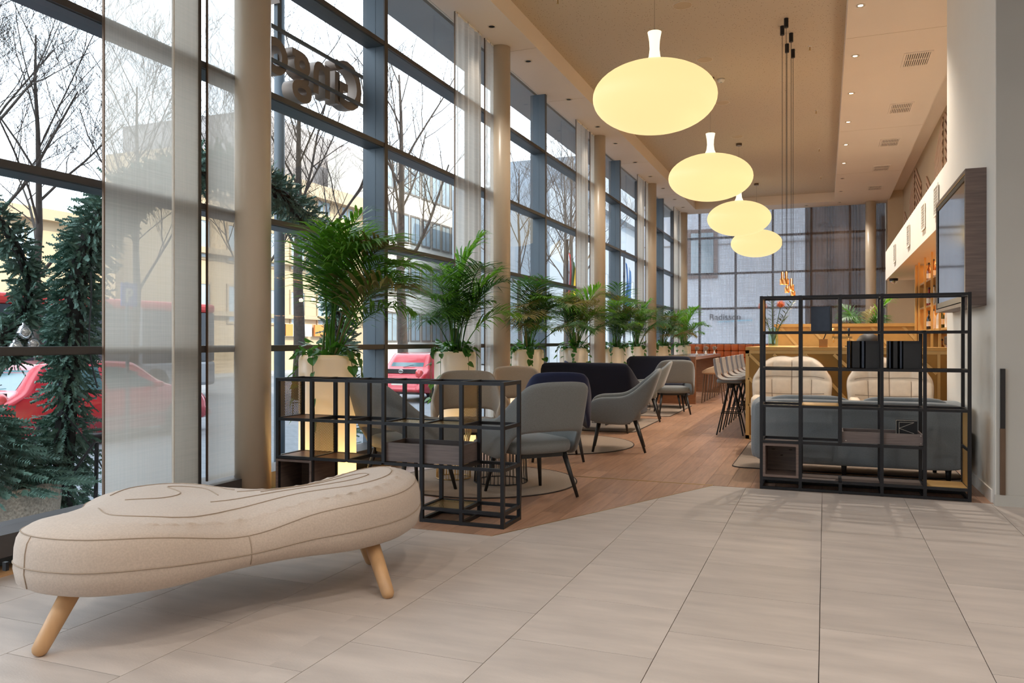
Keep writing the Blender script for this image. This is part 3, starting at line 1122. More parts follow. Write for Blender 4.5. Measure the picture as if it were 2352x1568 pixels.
def make_armchair(label, fabric, loc, rz, group='lounge armchairs'):
    t = thing('armchair', label, 'armchair', loc, rz, group)
    shell_mesh('shell', ARM, fabric).build('shell', fabric, t, True, solid=.042, sub=1)
    s = MB()
    s.soft(0, .02, .405, .285, .285, .062, .42, 28, 11)
    s.build('seat', fabric, t, True)
    f = MB(); f.bar((-.2, -.2, .335), (.2, -.2, .335), .03, .03); f.bar((-.2, .2, .335), (.2, .2, .335), .03, .03); f.bar((0, -.2, .335), (0, .2, .335), .05, .03)
    f.build('seat_frame', M['blackwood'], t)
    for sx in (-1, 1):
        for sy in (-1, 1):
            MB().tube([(sx * .205, sy * .2, .345), (sx * .262, sy * (.27 if sy > 0 else .31), 0.0)], [.023, .013], 10).build('leg', M['blackwood'], t, True)
    return t


R = math.radians
ch1 = make_armchair('grey wool armchair with its back to the camera, right behind the low shelf end', M['greyfab'], (-2.23, 6.06, .008), R(50))
dup(ch1, (-3.22, 5.88, .008), R(-24), 'grey wool armchair seen from behind through the low shelf, left one')
dup(ch1, (-2.21, 8.92, .008), R(103), 'grey wool armchair in profile facing left beside the round rug')
dup(ch1, (-2.70, 12.38, .008), R(100), 'grey wool armchair in profile half hidden behind the nearer profile armchair')
dup(ch1, (-2.46, 13.80, .008), R(20), 'grey wool armchair with its back to the camera near the tall walnut table')
ch2 = make_armchair('taupe wool armchair facing the camera in front of the second palm planter', M['taupefab'], (-3.34, 7.26, .008), R(204))
dup(ch2, (-3.32, 8.90, .008), R(218), 'taupe wool armchair standing left of the navy sofa back')
make_armchair('navy wool armchair peeking out right behind the nearest grey armchair', M['navyfab'], (-2.66, 8.02, .008), R(24))
make_armchair('blue wool armchair just showing above the back of the navy sofa', M['navyfab'], (-3.42, 12.35, .008), R(-70))

# navy sofas
SOF = [(.63, .40, .23, .44, 0), (.665, .32, .23, .57, 0), (.68, .10, .23, .61, .0), (.678, -.12, .23, .65, .2), (.66, -.27, .23, .76, .7), (.63, -.355, .23, .91, 1), (.57, -.385, .23, .945, 1), (.3, -.392, .23, .952, 1), (0, -.395, .23, .952, 1)]


def make_sofa(label, loc, rz):
    t = thing('wing_sofa', label, 'sofa', loc, rz, 'navy wing sofas')
    shell_mesh('shell', SOF, None, .22, .10, 8).build('shell', M['navysofa'], t, True, solid=.06, sub=1)
    MB().soft(-.3, .02, .40, .31, .36, .075, .3).build('seat_cushion', M['navysofa'], t, True)
    MB().soft(.3, .02, .40, .31, .36, .075, .3).build('seat_cushion', M['navysofa'], t, True)
    MB().box(-.6, .6, -.3, .34, .25, .33).build('base', M['navysofa'], t)
    for sx in (-1, 1):
        for sy in (-1, 1):
            MB().tube([(sx * .5, sy * .28, .26), (sx * .56, sy * .34, 0)], [.022, .013], 10).build('leg', M['blackwood'], t, True)
    return t


s1 = make_sofa('midnight navy wing sofa with its tall back to the camera', (-3.02, 10.84, .008), 0)
dup(s1, (-3.02, 15.05, .008), PI, 'midnight navy wing sofa facing the camera before the walnut table')

# rugs
for k, (x, y, r, lab) in enumerate(((-2.82, 6.52, .82, 'round beige rug with dark binding under the nearest armchairs'), (-3.08, 9.2, .98, 'round beige rug with dark binding beside the profile armchair'))):
    t = thing('round_rug', lab, 'rug', (x, y, 0))
    MB().lathe([(r - .012, .0), (r - .012, .008)], 64).build('weave', M['rug'], t)
    MB().tube([((r - .006) * math.cos(a * PI / 32), (r - .006) * math.sin(a * PI / 32), .004) for a in range(64)], .0065, 6, True).build('binding', M['rugedge'], t)


def rect_rug(x0, x1, y0, y1, lab, r=.08):
    t = thing('rectangular_rug', lab, 'rug', (0, 0, 0))
    P = []
    for cx, cy, a0 in ((x1 - r, y1 - r, 0), (x0 + r, y1 - r, 90), (x0 + r, y0 + r, 180), (x1 - r, y0 + r, 270)):
        for k in range(7):
            a = R(a0 + 15 * k); P.append((cx + r * math.cos(a), cy + r * math.sin(a)))
    MB().prism(P, 0, .008).build('weave', M['rug'], t)
    MB().tube([(p[0], p[1], .004) for p in P], .0065, 6, True).build('binding', M['rugedge'], t)


rect_rug(-3.95, -2.42, 10.7, 12.62, 'beige rectangular rug in front of the navy sofa')
rect_rug(-3.95, -2.38, 13.15, 15.55, 'beige rectangular rug under the farthest grey armchair')
rect_rug(-.86, 1.16, 8.1, 10.3, 'beige rectangular rug under the cream lounge chairs', .12)


# wire side tables
def wire_table(label, loc, prof, n, material, top, rtop, ztop):
    t = thing('wire_side_table', label, 'side table', loc)
    pf = catmull(prof, 5)
    me = MB().tube([(r, 0, z) for r, z in pf], .0035, 5).mesh('wire', material, True)
    for k in range(n):
        put('wire', me, t, (0, 0, 0), 2 * PI * k / n)
    for r, z in (prof[0], prof[-1]):
        MB().tube([(r * math.cos(a * PI / 18), r * math.sin(a * PI / 18), z) for a in range(36)], .005, 6, True).build('ring', material, t, True)
    MB().lathe([(rtop * .97, 0), (rtop, .006), (rtop, .016), (rtop * .98, .02)], 40).build('table_top', top, t, True, (0, 0, ztop))
    return t


wire_table('brass wire side table with pinched waist behind the low shelf', (-3.13, 6.52, .01), [(.155, .005), (.15, .10), (.125, .22), (.145, .36), (.16, .42), (.12, .50)], 36, M['brass'], mat('smoked_tabletop', (92, 88, 92), .25), .19, .50)
wire_table('low dark wire drum table with grey top behind the low shelf', (-2.66, 6.50, .01), [(.235, .005), (.228, .12), (.225, .24), (.232, .34)], 44, M['black'], mat('grey_tabletop', (134, 136, 142), .3), .24, .342)


def coffee_table(label, loc):
    t = thing('coffee_table', label, 'coffee table', loc)
    MB().lathe([(.34, .44), (.35, .447), (.35, .458), (.345, .462)], 40).build('table_top', M['walnut'], t)
    for a in (0, PI / 2):
        c_, s_ = math.cos(a), math.sin(a)
        P = [(-.27, .44), (-.29, .012), (.29, .012), (.27, .44)]
        MB().tube([(x * c_, x * s_, z) for x, z in P], .007, 6).build('sled_leg', M['black'], t)


coffee_table('round coffee table on thin black sled legs before the navy sofa', (-2.98, 11.62, .008))
coffee_table('round coffee table on thin black sled legs near the walnut table', (-3.2, 14.15, .008))

# ---------------------------------------------------------------- grey felt sofa behind the tall shelf
gs = thing('felt_sofa', 'blue grey felt sofa with its back against the tall shelf', 'sofa', (.26, 8.12, 0))
MB().soft(0, -.36, .42, .885, .095, .29, .22, 40, 15).build('backrest', M['sofafab'], gs, True)
for s_ in (-1, 1):
    MB().soft(s_ * .80, 0, .42, .11, .42, .27, .28, 24, 13).build('armrest', M['sofafab'], gs, True)
MB().soft(0, .06, .29, .74, .36, .14, .25, 28, 11).build('seat', M['sofafab'], gs, True)
for x, lab in ((-.40, 0), (.40, 0)):
    MB().soft(x, -.18, .60, .36, .07, .14, .45, 24, 11).build('back_cushion', M['sofafab'], gs, True)
for x in (-.72, -.1, .55, .74):
    MB().tube([(x, -.26, .16), (x, -.27, 0)], [.03, .016], 10).build('leg', M['blackwood'], gs, True)
for x in (-.7, .7):
    MB().tube([(x, .3, .16), (x, .31, 0)], [.03, .016], 10).build('leg', M['blackwood'], gs, True)

# cream quilted lounge chairs
def lounge(label, loc, rz):
    t = thing('lounge_chair', label, 'lounge chair', loc, rz, 'cream lounge chairs')

    def wid(v):
        return .455 * (1 - .10 * (1 - v)) * (1 - .13 * max(0, (v - .45) / .55) ** 2)

    def zz(a, v):
        s = max(0, (v - .35) / .65) ** 1.5
        return .40 + .66 * v - s * (.20 * abs(a) ** 4 + .014 * math.exp(-(a / .14) ** 2))

    def front(u, v):
        a = -1 + 2 * u
        w = wid(v)
        z = zz(a, v)
        rows = (v * 3.1) % 1; cols = (abs(a) * 2) % 1
        puff = .020 * (1 - abs(2 * rows - 1) ** 4) * (1 - abs(2 * cols - 1) ** 4)
        edge = (1 - abs(a) ** 6) ** .5 * (1 - max(0, (v - .9) / .1) ** 2 * .9)
        y = -.30 - .16 * v + (.02 + .05 * edge + puff) + .13 * abs(a) ** 2.2 * (1 - .45 * v)
        return (a * w, y, z)

    def back(u, v):
        a = 1 - 2 * u
        w = wid(v)
        edge = (1 - abs(a) ** 6) ** .5 * (1 - max(0, (v - .9) / .1) ** 2 * .9)
        y = -.30 - .16 * v - .02 - .03 * edge + .13 * abs(a) ** 2.2 * (1 - .45 * v)
        return (a * w, y, zz(a, v))
    sh = MB().grid(front, 49, 31).grid(back, 33, 17).build('backrest', M['cream'], t, True)
    for v in (.355, .66):
        MB().tube([tuple(Vector(front((a + 1) / 2, v + .03 * (a * a - .3))) + Vector((0, .004, 0))) for a in [-.82 + .082 * k for k in range(21)]], .003, 5).build('seam', M['creamseam'], sh, True)
    for a in (-.5, 0, .5):
        vs = [k / 20 for k in range(0, 20)] if a == 0 else [k / 20 for k in range(0, 13)]
        MB().tube([tuple(Vector(front((a + 1) / 2, v)) + Vector((0, .004, 0))) for v in vs], .003, 5).build('seam', M['creamseam'], sh, True)
    rim = [(-wid(v), -.30 - .16 * v + .13 * (1 - .45 * v) + .01, zz(1, v)) for v in [k / 24 for k in range(25)]]
    rim += [tuple(Vector(front(u, 1.0)) + Vector((0, -.02, 0))) for u in [k / 40 for k in range(1, 21)]]
    MB().tube(rim, .006, 6).build('piping', M['creamseam'], sh, True)
    MB().tube([(-x, y, z) for x, y, z in rim], .006, 6).build('piping', M['creamseam'], sh, True)
    MB().soft(0, .04, .40, .40, .38, .085, .35, 28, 11).build('seat', M['cream'], t, True)
    for s_ in (-1, 1):
        MB().soft(s_ * .36, -.02, .50, .055, .32, .12, .4, 18, 9).build('armrest', M['cream'], t, True)
        MB().tube([(s_ * .26, .24, .33), (s_ * .32, .30, 0)], [.02, .012], 8).build('leg', M['blackwood'], t, True)
        MB().tube([(s_ * .26, -.24, .33), (s_ * .32, -.30, 0)], [.02, .012], 8).build('leg', M['blackwood'], t, True)
    return t


l1 = lounge('cream quilted lounge chair facing the camera, left one beyond the sofa', (-.36, 9.45, .008), PI)
dup(l1, (.66, 9.40, .008), PI, 'cream quilted lounge chair facing the camera, right one near the white wall')
# ---------------------------------------------------------------- bar
bar = thing('bar_counter', 'golden bar counter with diagonal battens over bronze mirror panels', 'bar', (0, 0, 0))
BX0, BX1, BY0, BY1, BZ = -.94, 1.39, 10.5, 15.2, 1.17
MB().box(BX0 + .02, BX1, BY0 + .02, BY0 + .6, 0, BZ - .04).build('front_body', M['goldpanel'], bar)
MB().box(BX0 + .02, BX0 + .55, BY0 + .6, BY1, 0, BZ - .04).build('side_body', M['goldpanel'], bar)
MB().box(BX0, BX1, BY0 - .01, BY0 + .62, BZ - .04, BZ).build('counter_top', M['gold'], bar)
MB().box(BX0, BX0 + .57, BY0 + .62, BY1, BZ - .04, BZ).build('counter_top', M['gold'], bar)
fx0, fx1 = BX0, 1.38


def batten(p, q, w=.045, parent=bar):
    MB().bar(p, q, w, .02, up=(0, 1, 0) if abs(p[1] - q[1]) < 1e-6 else (1, 0, 0)).build('batten', mat('pale_gold_batten', (206, 170, 108), .4), parent)


yf = BY0 + .01
batten((fx0 + .022, yf, 0), (fx0 + .022, yf, BZ - .04)); batten((fx0, yf, BZ - .06), (fx1, yf, BZ - .06)); batten((fx0, yf, .03), (fx1, yf, .03))
for x in (-.25, .50, 1.24):
    batten((x, yf, .05), (x, yf, BZ - .08), .03)
for x0, x1, z0, z1 in ((-.90, -.27, 1.08, .45), (-.90, -.50, .45, .06), (-.60, .0, 1.08, .42), (-.23, .48, 1.08, .25), (.52, 1.22, 1.08, .25), (.1, .48, 1.08, .72), (-.90, -.6, .78, .45), (.52, .9, .5, .06), (1.0, 1.22, 1.08, .86)):
    batten((x0, yf, z0), (x1, yf, z1), .035)
xs = BX0 + .01
for k in range(6):
    ya = BY0 + .05 + k * .78
    batten((xs, ya, 1.08), (xs, ya + .72, .2), .035)
# raised golden screen at the far end of the bar
gsn = thing('bar_screen', 'golden slatted screen closing the far end of the bar', 'screen', (0, 0, 0))
MB().box(-.84, 2.3, 15.24, 15.30, 0, 1.55).build('panel', M['gold'], gsn)
MB().box(-.86, 2.3, 15.20, 15.34, 1.50, 1.555).build('top_rail', M['gold'], gsn)
for k in range(6):
    x = -.75 + k * .5
    MB().bar((x, 15.235, 1.5), (x + .42, 15.235, 1.0), .04, .012, up=(0, 1, 0)).build('batten', mat('pale_gold_batten', (206, 170, 108), .4), gsn)

# back bar shelving under the bulkhead
bs = thing('back_bar_shelf', 'lit golden wooden back bar shelving under the white bulkhead', 'bar shelf', (0, 0, 0))
SX0, SX1 = 1.42, 1.80
post = MB().box(SX0, SX0 + .028, -.02, .02, 0, 2.53).mesh('post', M['gold'])
PY = [9.62, 10.35, 11.2, 12.05, 12.9, 13.75, 14.6, 15.07]
for y in PY:
    put('post', post, bs, (0, y, 0))
BSZ = [.95, 1.41, 1.78, 2.18]
for z in BSZ:
    MB().box(SX0 + .05, SX1, 9.55, 15.1, z - .015, z + .015).build('shelf_board', M['gold'], bs)
MB().box(SX1, SX1 + .03, 9.55, 15.1, 0, 2.53).build('back_panel', M['gold'], bs)
MB().box(SX0, SX1, 15.1, 15.14, 0, 2.53).build('side_panel', M['gold'], bs)
MB().box(SX0 + .06, SX1, 9.55, 15.1, 0, .9).build('cupboard', M['blackwood'], bs)
MB().box(SX1 - .06, SX1 - .04, 9.7, 15.0, 2.515, 2.528).build('light_strip', emit_mat('led_strip', (255, 190, 110), 14.0), bs)
MB().box(SX1 - .06, SX1 - .04, 9.7, 15.0, 1.755, 1.764).build('light_strip', MATS['led_strip'], bs)

BCOL = {'clear': mat('clear_bottle', (226, 222, 214), .1, coat=.5), 'amber': mat('amber_bottle', (140, 74, 26), .1, coat=.5), 'green': mat('green_bottle', (34, 58, 34), .1, coat=.5),
        'dark': mat('dark_bottle', (24, 20, 20), .1, coat=.5), 'white': mat('white_bottle', (232, 228, 224), .3), 'red': mat('red_bottle', (150, 40, 36), .2)}
bprof = [(.036, 0), (.038, .01), (.038, .17), (.032, .20), (.014, .235), (.013, .29), (.016, .292), (.016, .305), (.012, .308)]
bm_ = {c_: MB().lathe(bprof, 12).mesh('glass_body', m_, True) for c_, m_ in BCOL.items()}
lab_me = MB().lathe([(.0388, .06), (.0388, .14)], 12, cap=False).mesh('paper_label', M['paper'], True)
cap_me = MB().lathe([(.0165, .285), (.0165, .312), (.012, .314)], 10).mesh('cap', M['black'])
rowname = ['lowest', 'second', 'third', 'top']
wc = 0
for r_, z in enumerate(BSZ):
    for k in range(9 if r_ else 6):
        c_ = ['clear', 'amber', 'dark', 'white', 'clear', 'green', 'red', 'white', 'amber'][(k * 2 + r_ * 4) % 9]
        y = 10.2 + k * .50 + .1 * ((k * 7 + r_ * 3) % 3)
        if r_ == 0 and 10.9 < y < 12.2: continue
        t = thing('liquor_bottle', f'{c_} liquor bottle on the {rowname[r_]} back bar shelf, {ORD[k]} from the white wall', 'bottle', (SX0 + .14, y, z + .015), random.random() * 6, 'liquor bottles on the back bar')
        put('glass_body', bm_[c_], t); put('paper_label', lab_me, t); put('cap', cap_me, t)
# espresso machine with cups
em = thing('espresso_machine', 'black and steel espresso machine with white cups on top, on the back bar', 'coffee machine', (1.62, 11.6, .965))
MB().box(-.15, .15, -.35, .35, .05, .14).box(-.15, .15, -.35, .35, .23, .345).box(-.02, .15, -.35, .35, .14, .23).build('body', M['blackwood'], em, bevel=.02)
MB().box(-.17, -.15, -.34, .34, .06, .09).build('drip_tray', M['chrome'], em)
for k in range(2):
    MB().lathe([(.03, 0), (.03, .05)], 12).build('group_head', M['chrome'], em, True, (-.1, -.15 + .3 * k, .2))
cup = MB().lathe([(.02, 0), (.038, .035), (.04, .06), (.036, .06), (.03, .02)], 14).mesh('cup', BCOL['white'], True)
for k in range(6):
    o = put('coffee_cup', cup, None, (1.55 + .08 * (k % 2), 11.33 + .1 * k, 1.312))
    tag(o, f'white cup upside on the espresso machine, {ORD[k]} from the white wall', 'cup', 'cups on the espresso machine')
# things on the bar top
v = thing('flower_vase', 'clear glass vase of orange pincushion flowers on the bar end', 'vase', (-.62, 10.75, BZ))
MB().lathe([(.05, .0), (.06, .01), (.062, .24), (.058, .24), (.056, .015), (0.001, .012)], 24, cap=False).build('glass_vase', glass_mat('vase_glass', (.86, .95, .88), 1.45), v, True)
fl_m = mat('orange_petals', (220, 110, 56), .7, var=.2, scale=60); lf = mat('vase_leaf', (46, 74, 40), .5, var=.3, scale=20)
heads = [(-.13, .0, .50), (.09, .03, .52)]
for hx, hy, hz in heads:
    MB().tube(catmull([(0, 0, .02), (hx * .4, hy, .25), (hx, hy, hz)], 5), .005, 6).build('stem', M['stem'], v)
    mbh = MB().soft(hx, hy, hz + .02, .035, .035, .035, 1.0, 14, 8)
    for k in range(40):
        a = 2.4 * k; e = math.acos(1 - 1.5 * (k + .5) / 40)
        d = Vector((math.sin(e) * math.cos(a), math.sin(e) * math.sin(a), math.cos(e)))
        mbh.bar(Vector((hx, hy, hz + .02)) + d * .03, Vector((hx, hy, hz + .02)) + d * .062, .006, .006, w2=.003, h2=.003)
    mbh.build('flower_head', fl_m, v, True)


def leaf_quad(mb, base, d, L, W, up=Vector((0, 0, 1))):
    d = Vector(d).normalized(); a = d.cross(up)
    if a.length < 1e-4: a = Vector((1, 0, 0))
    a.normalize(); nrm = a.cross(d)
    b = Vector(base)
    mb.add([b, b + d * L * .45 + a * W / 2 + nrm * W * .12, b + d * L, b + d * L * .45 - a * W / 2 + nrm * W * .12, b + d * L * .5], [(0, 1, 4), (1, 2, 4), (2, 3, 4), (3, 0, 4)])


for sx, sy, sz in ((-.02, 0, .62), (.26, .02, .60), (-.10, .05, .34), (.14, -.04, .36)):
    tip = Vector((sx, sy, sz)); b0 = Vector((0, 0, .05))
    st = catmull([b0, b0.lerp(tip, .5) + Vector((0, 0, .05)), tip], 6)
    MB().tube(st, .004, 5).build('stem', M['stem'], v)
    lm = MB()
    for k in range(5, len(st)):
        for s_ in (-1, 1):
            leaf_quad(lm, st[k], (s_ * .8 + .3 * (sx > .2), .3 * s_, .6), .085, .035)
    leaf_quad(lm, st[-1], (sx, sy, .5), .09, .035)
    lm.build('leaf_spray', lf, v)
t = thing('menu_holder', 'small copper menu box with black pens on the bar', 'menu holder', (-.02, 10.62, BZ))
MB().box(-.05, .05, -.04, .04, 0, .10).build('box', M['copper'], t)
MB().bar((0, 0, .09), (.04, 0, .19), .02, .012).build('pen', M['black'], t)
t = thing('beer_tap', 'polished brass beer tap with two handles on the bar', 'beer tap', (.18, 10.95, BZ))
MB().lathe([(.03, 0), (.03, .01), (.014, .02), (.014, .12)], 14).build('column', M['brass'], t, True)
MB().bar((-.10, 0, .12), (.14, 0, .12), .03).build('cross_bar', M['brass'], t)
for x, m_ in ((-.08, M['brass']), (.10, M['black'])):
    MB().tube([(x, 0, .12), (x, -.01, .24)], [.008, .016], 8).build('tap_handle', m_, t, True)
    MB().tube([(x, 0, .12), (x, -.05, .10), (x, -.05, .06)], .008, 8).build('spout', M['brass'], t, True)
t = thing('cap_hat', 'black cloth cap lying on the bar behind the books', 'cap', (.50, 10.75, BZ))
MB().lathe([(.125, .0), (.14, .03), (.135, .09), (.10, .14), (.05, .165), (.001, .17)], 24).build('crown', M['book'], t, True)
MB().prism([(-.10, -.08), (-.24, -.06), (-.27, .0), (-.24, .06), (-.10, .08)], .004, .016).build('brim', M['book'], t)
t = thing('security_camera', 'small black dome camera under the bulkhead end', 'camera', (1.32, 18.2, 2.54))
MB().lathe([(.08, -.05), (.085, -.03), (.085, 0)], 20).build('housing', M['black'], t, True)
MB().lathe([(.001, -.11), (.045, -.10), (.065, -.075), (.07, -.05)], 20, cap=False).build('dome', M['chrome'], t, True)
t = thing('dark_display', 'tall black glass display standing beyond the back bar shelving', 'display', (1.75, 16.9, 0))
MB().box(-.05, .05, -.5, .5, 0, 2.1).build('cabinet', M['black'], t); MB().box(-.056, -.05, -.46, .46, .1, 2.05).build('glass_front', mat('black_glass', (18, 22, 26), .05, spec=.8), t)

# ---------------------------------------------------------------- wall screen in its veneer box
tv = thing('wall_screen', 'glossy wall screen set in a deep striped veneer box', 'screen', (1.2, 0, 0))
MB().box(-.15, -.001, 7.30, 7.33, 1.53, 2.63).box(-.15, -.001, 9.09, 9.12, 1.53, 2.63).box(-.15, -.001, 7.33, 9.09, 2.60, 2.63).box(-.15, -.001, 7.33, 9.09, 1.53, 1.56).build('veneer_box', M['veneer'], tv)
MB().box(-.145, -.10, 7.34, 9.08, 1.57, 1.62).box(-.145, -.10, 7.34, 9.08, 2.55, 2.59).box(-.145, -.10, 7.34, 7.38, 1.62, 2.55).box(-.145, -.10, 9.04, 9.08, 1.62, 2.55).build('bezel', M['black'], tv)
MB().box(-.138, -.12, 7.38, 9.04, 1.62, 2.55).build('screen_glass', mat('screen_glass', (30, 34, 40), .03, spec=1.0, coat=1.0), tv)
MB().box(-.149, -.146, 7.32, 9.1, 2.592, 2.602).build('edge_strip', M['brass'], tv)

# ---------------------------------------------------------------- bar stools
def bar_stool(label, loc, rz):
    t = thing('bar_stool', label, 'bar stool', loc, rz, 'grey bar stools along the bar')
    P = [(.19, .74), (.10, .725), (-.05, .72), (-.14, .735), (-.19, .80), (-.215, .92), (-.225, 1.01)]
    Q = catmull(P, 4); n = 11; mb = MB()
    for y, z in Q:
        for k in range(n):
            a = -1 + 2 * k / (n - 1)
            w = .205 if z < .78 else .205 - .03 * (z - .78) / .23
            mb.v.append((a * w, y + .04 * a * a * (1 if z > .78 else .4), z + .012 * a * a))
    for j in range(len(Q) - 1):
        for k in range(n - 1):
            mb.f.append((j * n + k, j * n + k + 1, (j + 1) * n + k + 1, (j + 1) * n + k))
    mb.build('seat_shell', M['stoolfab'], t, True, solid=.022, sub=1)
    MB().soft(0, .0, .715, .19, .18, .03, .4).build('seat_pad', M['greyfab'], t, True)
    MB().lathe([(.05, .62), (.06, .69)], 12).build('hub', M['black'], t)
    foot = []
    for k in range(4):
        a = PI / 4 + k * PI / 2
        p = (.24 * math.cos(a), .24 * math.sin(a), 0)
        MB().tube([(.04 * math.cos(a), .04 * math.sin(a), .67), p], .0095, 8).build('leg', M['black'], t)
        foot.append((.165 * math.cos(a), .165 * math.sin(a), .29))
    for k in range(4):
        MB().tube([foot[k], foot[(k + 1) % 4]], .007, 6).build('foot_rail', M['black'], t)
    return t


st0 = bar_stool('grey upholstered bar stool on black rod legs, nearest of the row at the bar', (-1.17, 11.0, 0), R(-90))
for k in range(1, 6):
    dup(st0, (-1.17, 11.0 + .70 * k, 0), R(-90), f'grey upholstered bar stool on black rod legs, {ORD[k]} from the camera at the bar')

# walnut high table and cream high chairs
ht = thing('high_table', 'long walnut high table with solid end panels near the back wall', 'table', (-2.76, 18.0, 0))
MB().box(-.38, .38, -2.0, 2.05, .88, .94).build('table_top', M['tabletop'], ht)
MB().box(-.375, .375, -2.0, -1.94, 0, .88).build('end_panel', M['walnut'], ht)
MB().box(-.375, .375, 1.99, 2.05, 0, .88).build('end_panel', M['walnut'], ht)


def high_chair(label, loc, rz):
    t = thing('high_chair', label, 'high chair', loc, rz, 'cream high chairs at the walnut table')
    PR = [(.20, .20, .60, .64, 0), (.235, .10, .60, .70, .0), (.24, -.04, .60, .76, .2), (.22, -.16, .60, .86, .6), (.16, -.21, .60, .945, 1), (0, -.225, .60, .96, 1)]
    shell_mesh('shell', PR, None, .25, .1, 6).build('shell', M['creamshell'], t, True, solid=.03, sub=1)
    MB().soft(0, .0, .62, .22, .2, .04, .4).build('seat', M['creamshell'], t, True)
    for sx in (-1, 1):
        for sy in (-1, 1):
            MB().tube([(sx * .15, sy * .15, .6), (sx * .21, sy * .21, 0)], [.016, .011], 8).build('leg', M['handle'], t)
        MB().tube([(sx * .19, -.19, .22), (sx * .19, .19, .22)], .007, 6).build('foot_rail', M['handle'], t)
    return t


hc = high_chair('cream shell high chair at the walnut table, nearest on the aisle side', (-2.10, 16.5, 0), R(90))
for k in range(1, 4):
    dup(hc, (-2.10, 16.5 + .78 * k, 0), R(90), f'cream shell high chair at the walnut table, {ORD[k]} on the aisle side')
gb = glass_mat('carafe_glass', (.93, .96, .95), 1.45)
for k, (x, y) in enumerate(((-2.75, 17.0), (-2.55, 18.6))):
    t = thing('glass_carafe', ['clear glass carafe on the near end of the walnut table', 'clear glass carafe on the far end of the walnut table'][k], 'carafe', (x, y, .94))
    MB().lathe([(.045, 0), (.05, .02), (.05, .14), (.02, .2), (.022, .27), (.019, .27), (.017, .2), (.046, .14), (.046, .02)], 18, cap=False).build('glass_body', gb, t, True)
    MB().lathe([(.045, .004), (.045, .1)], 18).build('water', glass_mat('water', (.9, .95, .96), 1.33), t, True)
for k in range(3):
    t = thing('dried_posy', f'tiny dried flower posy in a vase on the walnut table, {ORD[k]} from the camera', 'posy', (-2.6 + .1 * k, 17.6 + .7 * k, .94))
    MB().lathe([(.025, 0), (.03, .03), (.012, .06), (.014, .09)], 12).build('vase', BCOL['white'], t, True)
    mbp = MB()
    for q in range(14):
        a = q * 2.4
        mbp.bar((0, 0, .08), (.07 * math.cos(a) * (q % 3 + 1) / 3, .07 * math.sin(a) * (q % 3 + 1) / 3, .16 + .01 * (q % 4)), .003, .003, w2=.02, h2=.01)
    mbp.build('flowers', M['taupefab'], t)

# cognac banquette at the back
bq = thing('banquette', 'cognac leather banquette with quilted squares along the back windows', 'banquette', (0, 24.2, 0))
MB().box(-3.85, -1.1, .30, .46, 0, 1.16).build('back_frame', M['walnut'], bq)
MB().box(-3.85, -1.1, -.35, .28, .0, .36).build('base', M['walnut'], bq)
pad = MB().soft(0, 0, 0, .105, .07, .1, .35, 16, 9).mesh('quilted_pad', M['orange'], True)
for r_ in range(3):
    for k in range(13):
        put('quilted_pad', pad, bq, (-3.74 + .208 * k, .25, .60 + .2 * r_ + .06))
for k in range(4):
    MB().soft(-3.5 + .69 * k, -.05, .44, .34, .3, .08, .3).build('seat_cushion', M['orange'], bq, True)

# ---------------------------------------------------------------- ceiling fittings
GLOBE = emit_mat('opal_globe', (255, 223, 158), .70)
NECK = emit_mat('opal_neck', (255, 240, 205), .95)


def globe_prof():
    a, b = .658, .367
    P = [(.001, -b)]
    for k in range(1, 25):
        t = -PI / 2 + PI * k / 26
        P.append((a * math.cos(t), b * math.sin(t)))
    return P


gp = globe_prof()
def make_globe(label, y):
    t = thing('globe_pendant', label, 'pendant lamp', (-1.70, y, 3.85), 0, 'opal globe pendants')
    MB().lathe(gp, 56, cap=False).build('shade', GLOBE, t, True)
    MB().lathe([(.115, .352), (.085, .385), (.062, .44), (.052, .52), (.056, .60), (.066, .66), (.074, .70), (.05, .704), (.001, .705)], 32, cap=False).build('neck', NECK, t, True)
    MB().lathe([(.03, .70), (.03, .72), (.012, .735)], 16).build('cord_grip', M['chrome'], t)
    MB().tube([(0, 0, .72), (0, 0, TRAY - 3.85 - .02)], .004, 6).build('cord', M['chrome'], t)
    MB().lathe([(.06, TRAY - 3.85 - .05), (.06, TRAY - 3.85)], 20).build('ceiling_rose', M['handle'], t)
    return t


g0 = make_globe('large flattened opal globe pendant, nearest and biggest in view', 8.5)
for y, l_ in ((12.97, 'second flattened opal globe pendant from the camera'), (17.5, 'third flattened opal globe pendant from the camera'), (22.1, 'farthest and lowest looking flattened opal globe pendant')):
    dup(g0, (-1.70, y, 3.85), 0, l_)

for k, (x, y, zb) in enumerate(((-.47, 10.95, 1.98), (-.53, 11.2, 2.0), (-.43, 11.5, 1.93), (-.50, 11.9, 1.93), (-.43, 12.15, 1.89))):
    t = thing('copper_pendant', f'slim copper cylinder pendant above the bar, {ORD[k]} from the camera', 'pendant lamp', (x, y, zb), 0, 'copper pendants over the bar')
    MB().lathe([(.034, 0), (.034, .07), (.018, .082), (.018, .165), (.006, .17)], 18, cap=False).build('shade', M['copper'], t, True)
    MB().lathe([(.001, .006), (.03, .008), (.03, .02)], 16, cap=False).build('bulb', emit_mat(f'warm_bulb_{k}', (255, 205, 130), 12.0), t)
    MB().tube([(0, 0, .165), (0, 0, TRAY - zb - .1)], .0035, 5).build('cable', M['black'], t)
    MB().lathe([(.028, TRAY - zb - .12), (.028, TRAY - zb)], 14).build('canopy', M['black'], t)
    point_lamp('bulb_light', (0, 0, -.06), 6, (1, .75, .45), .03, t)

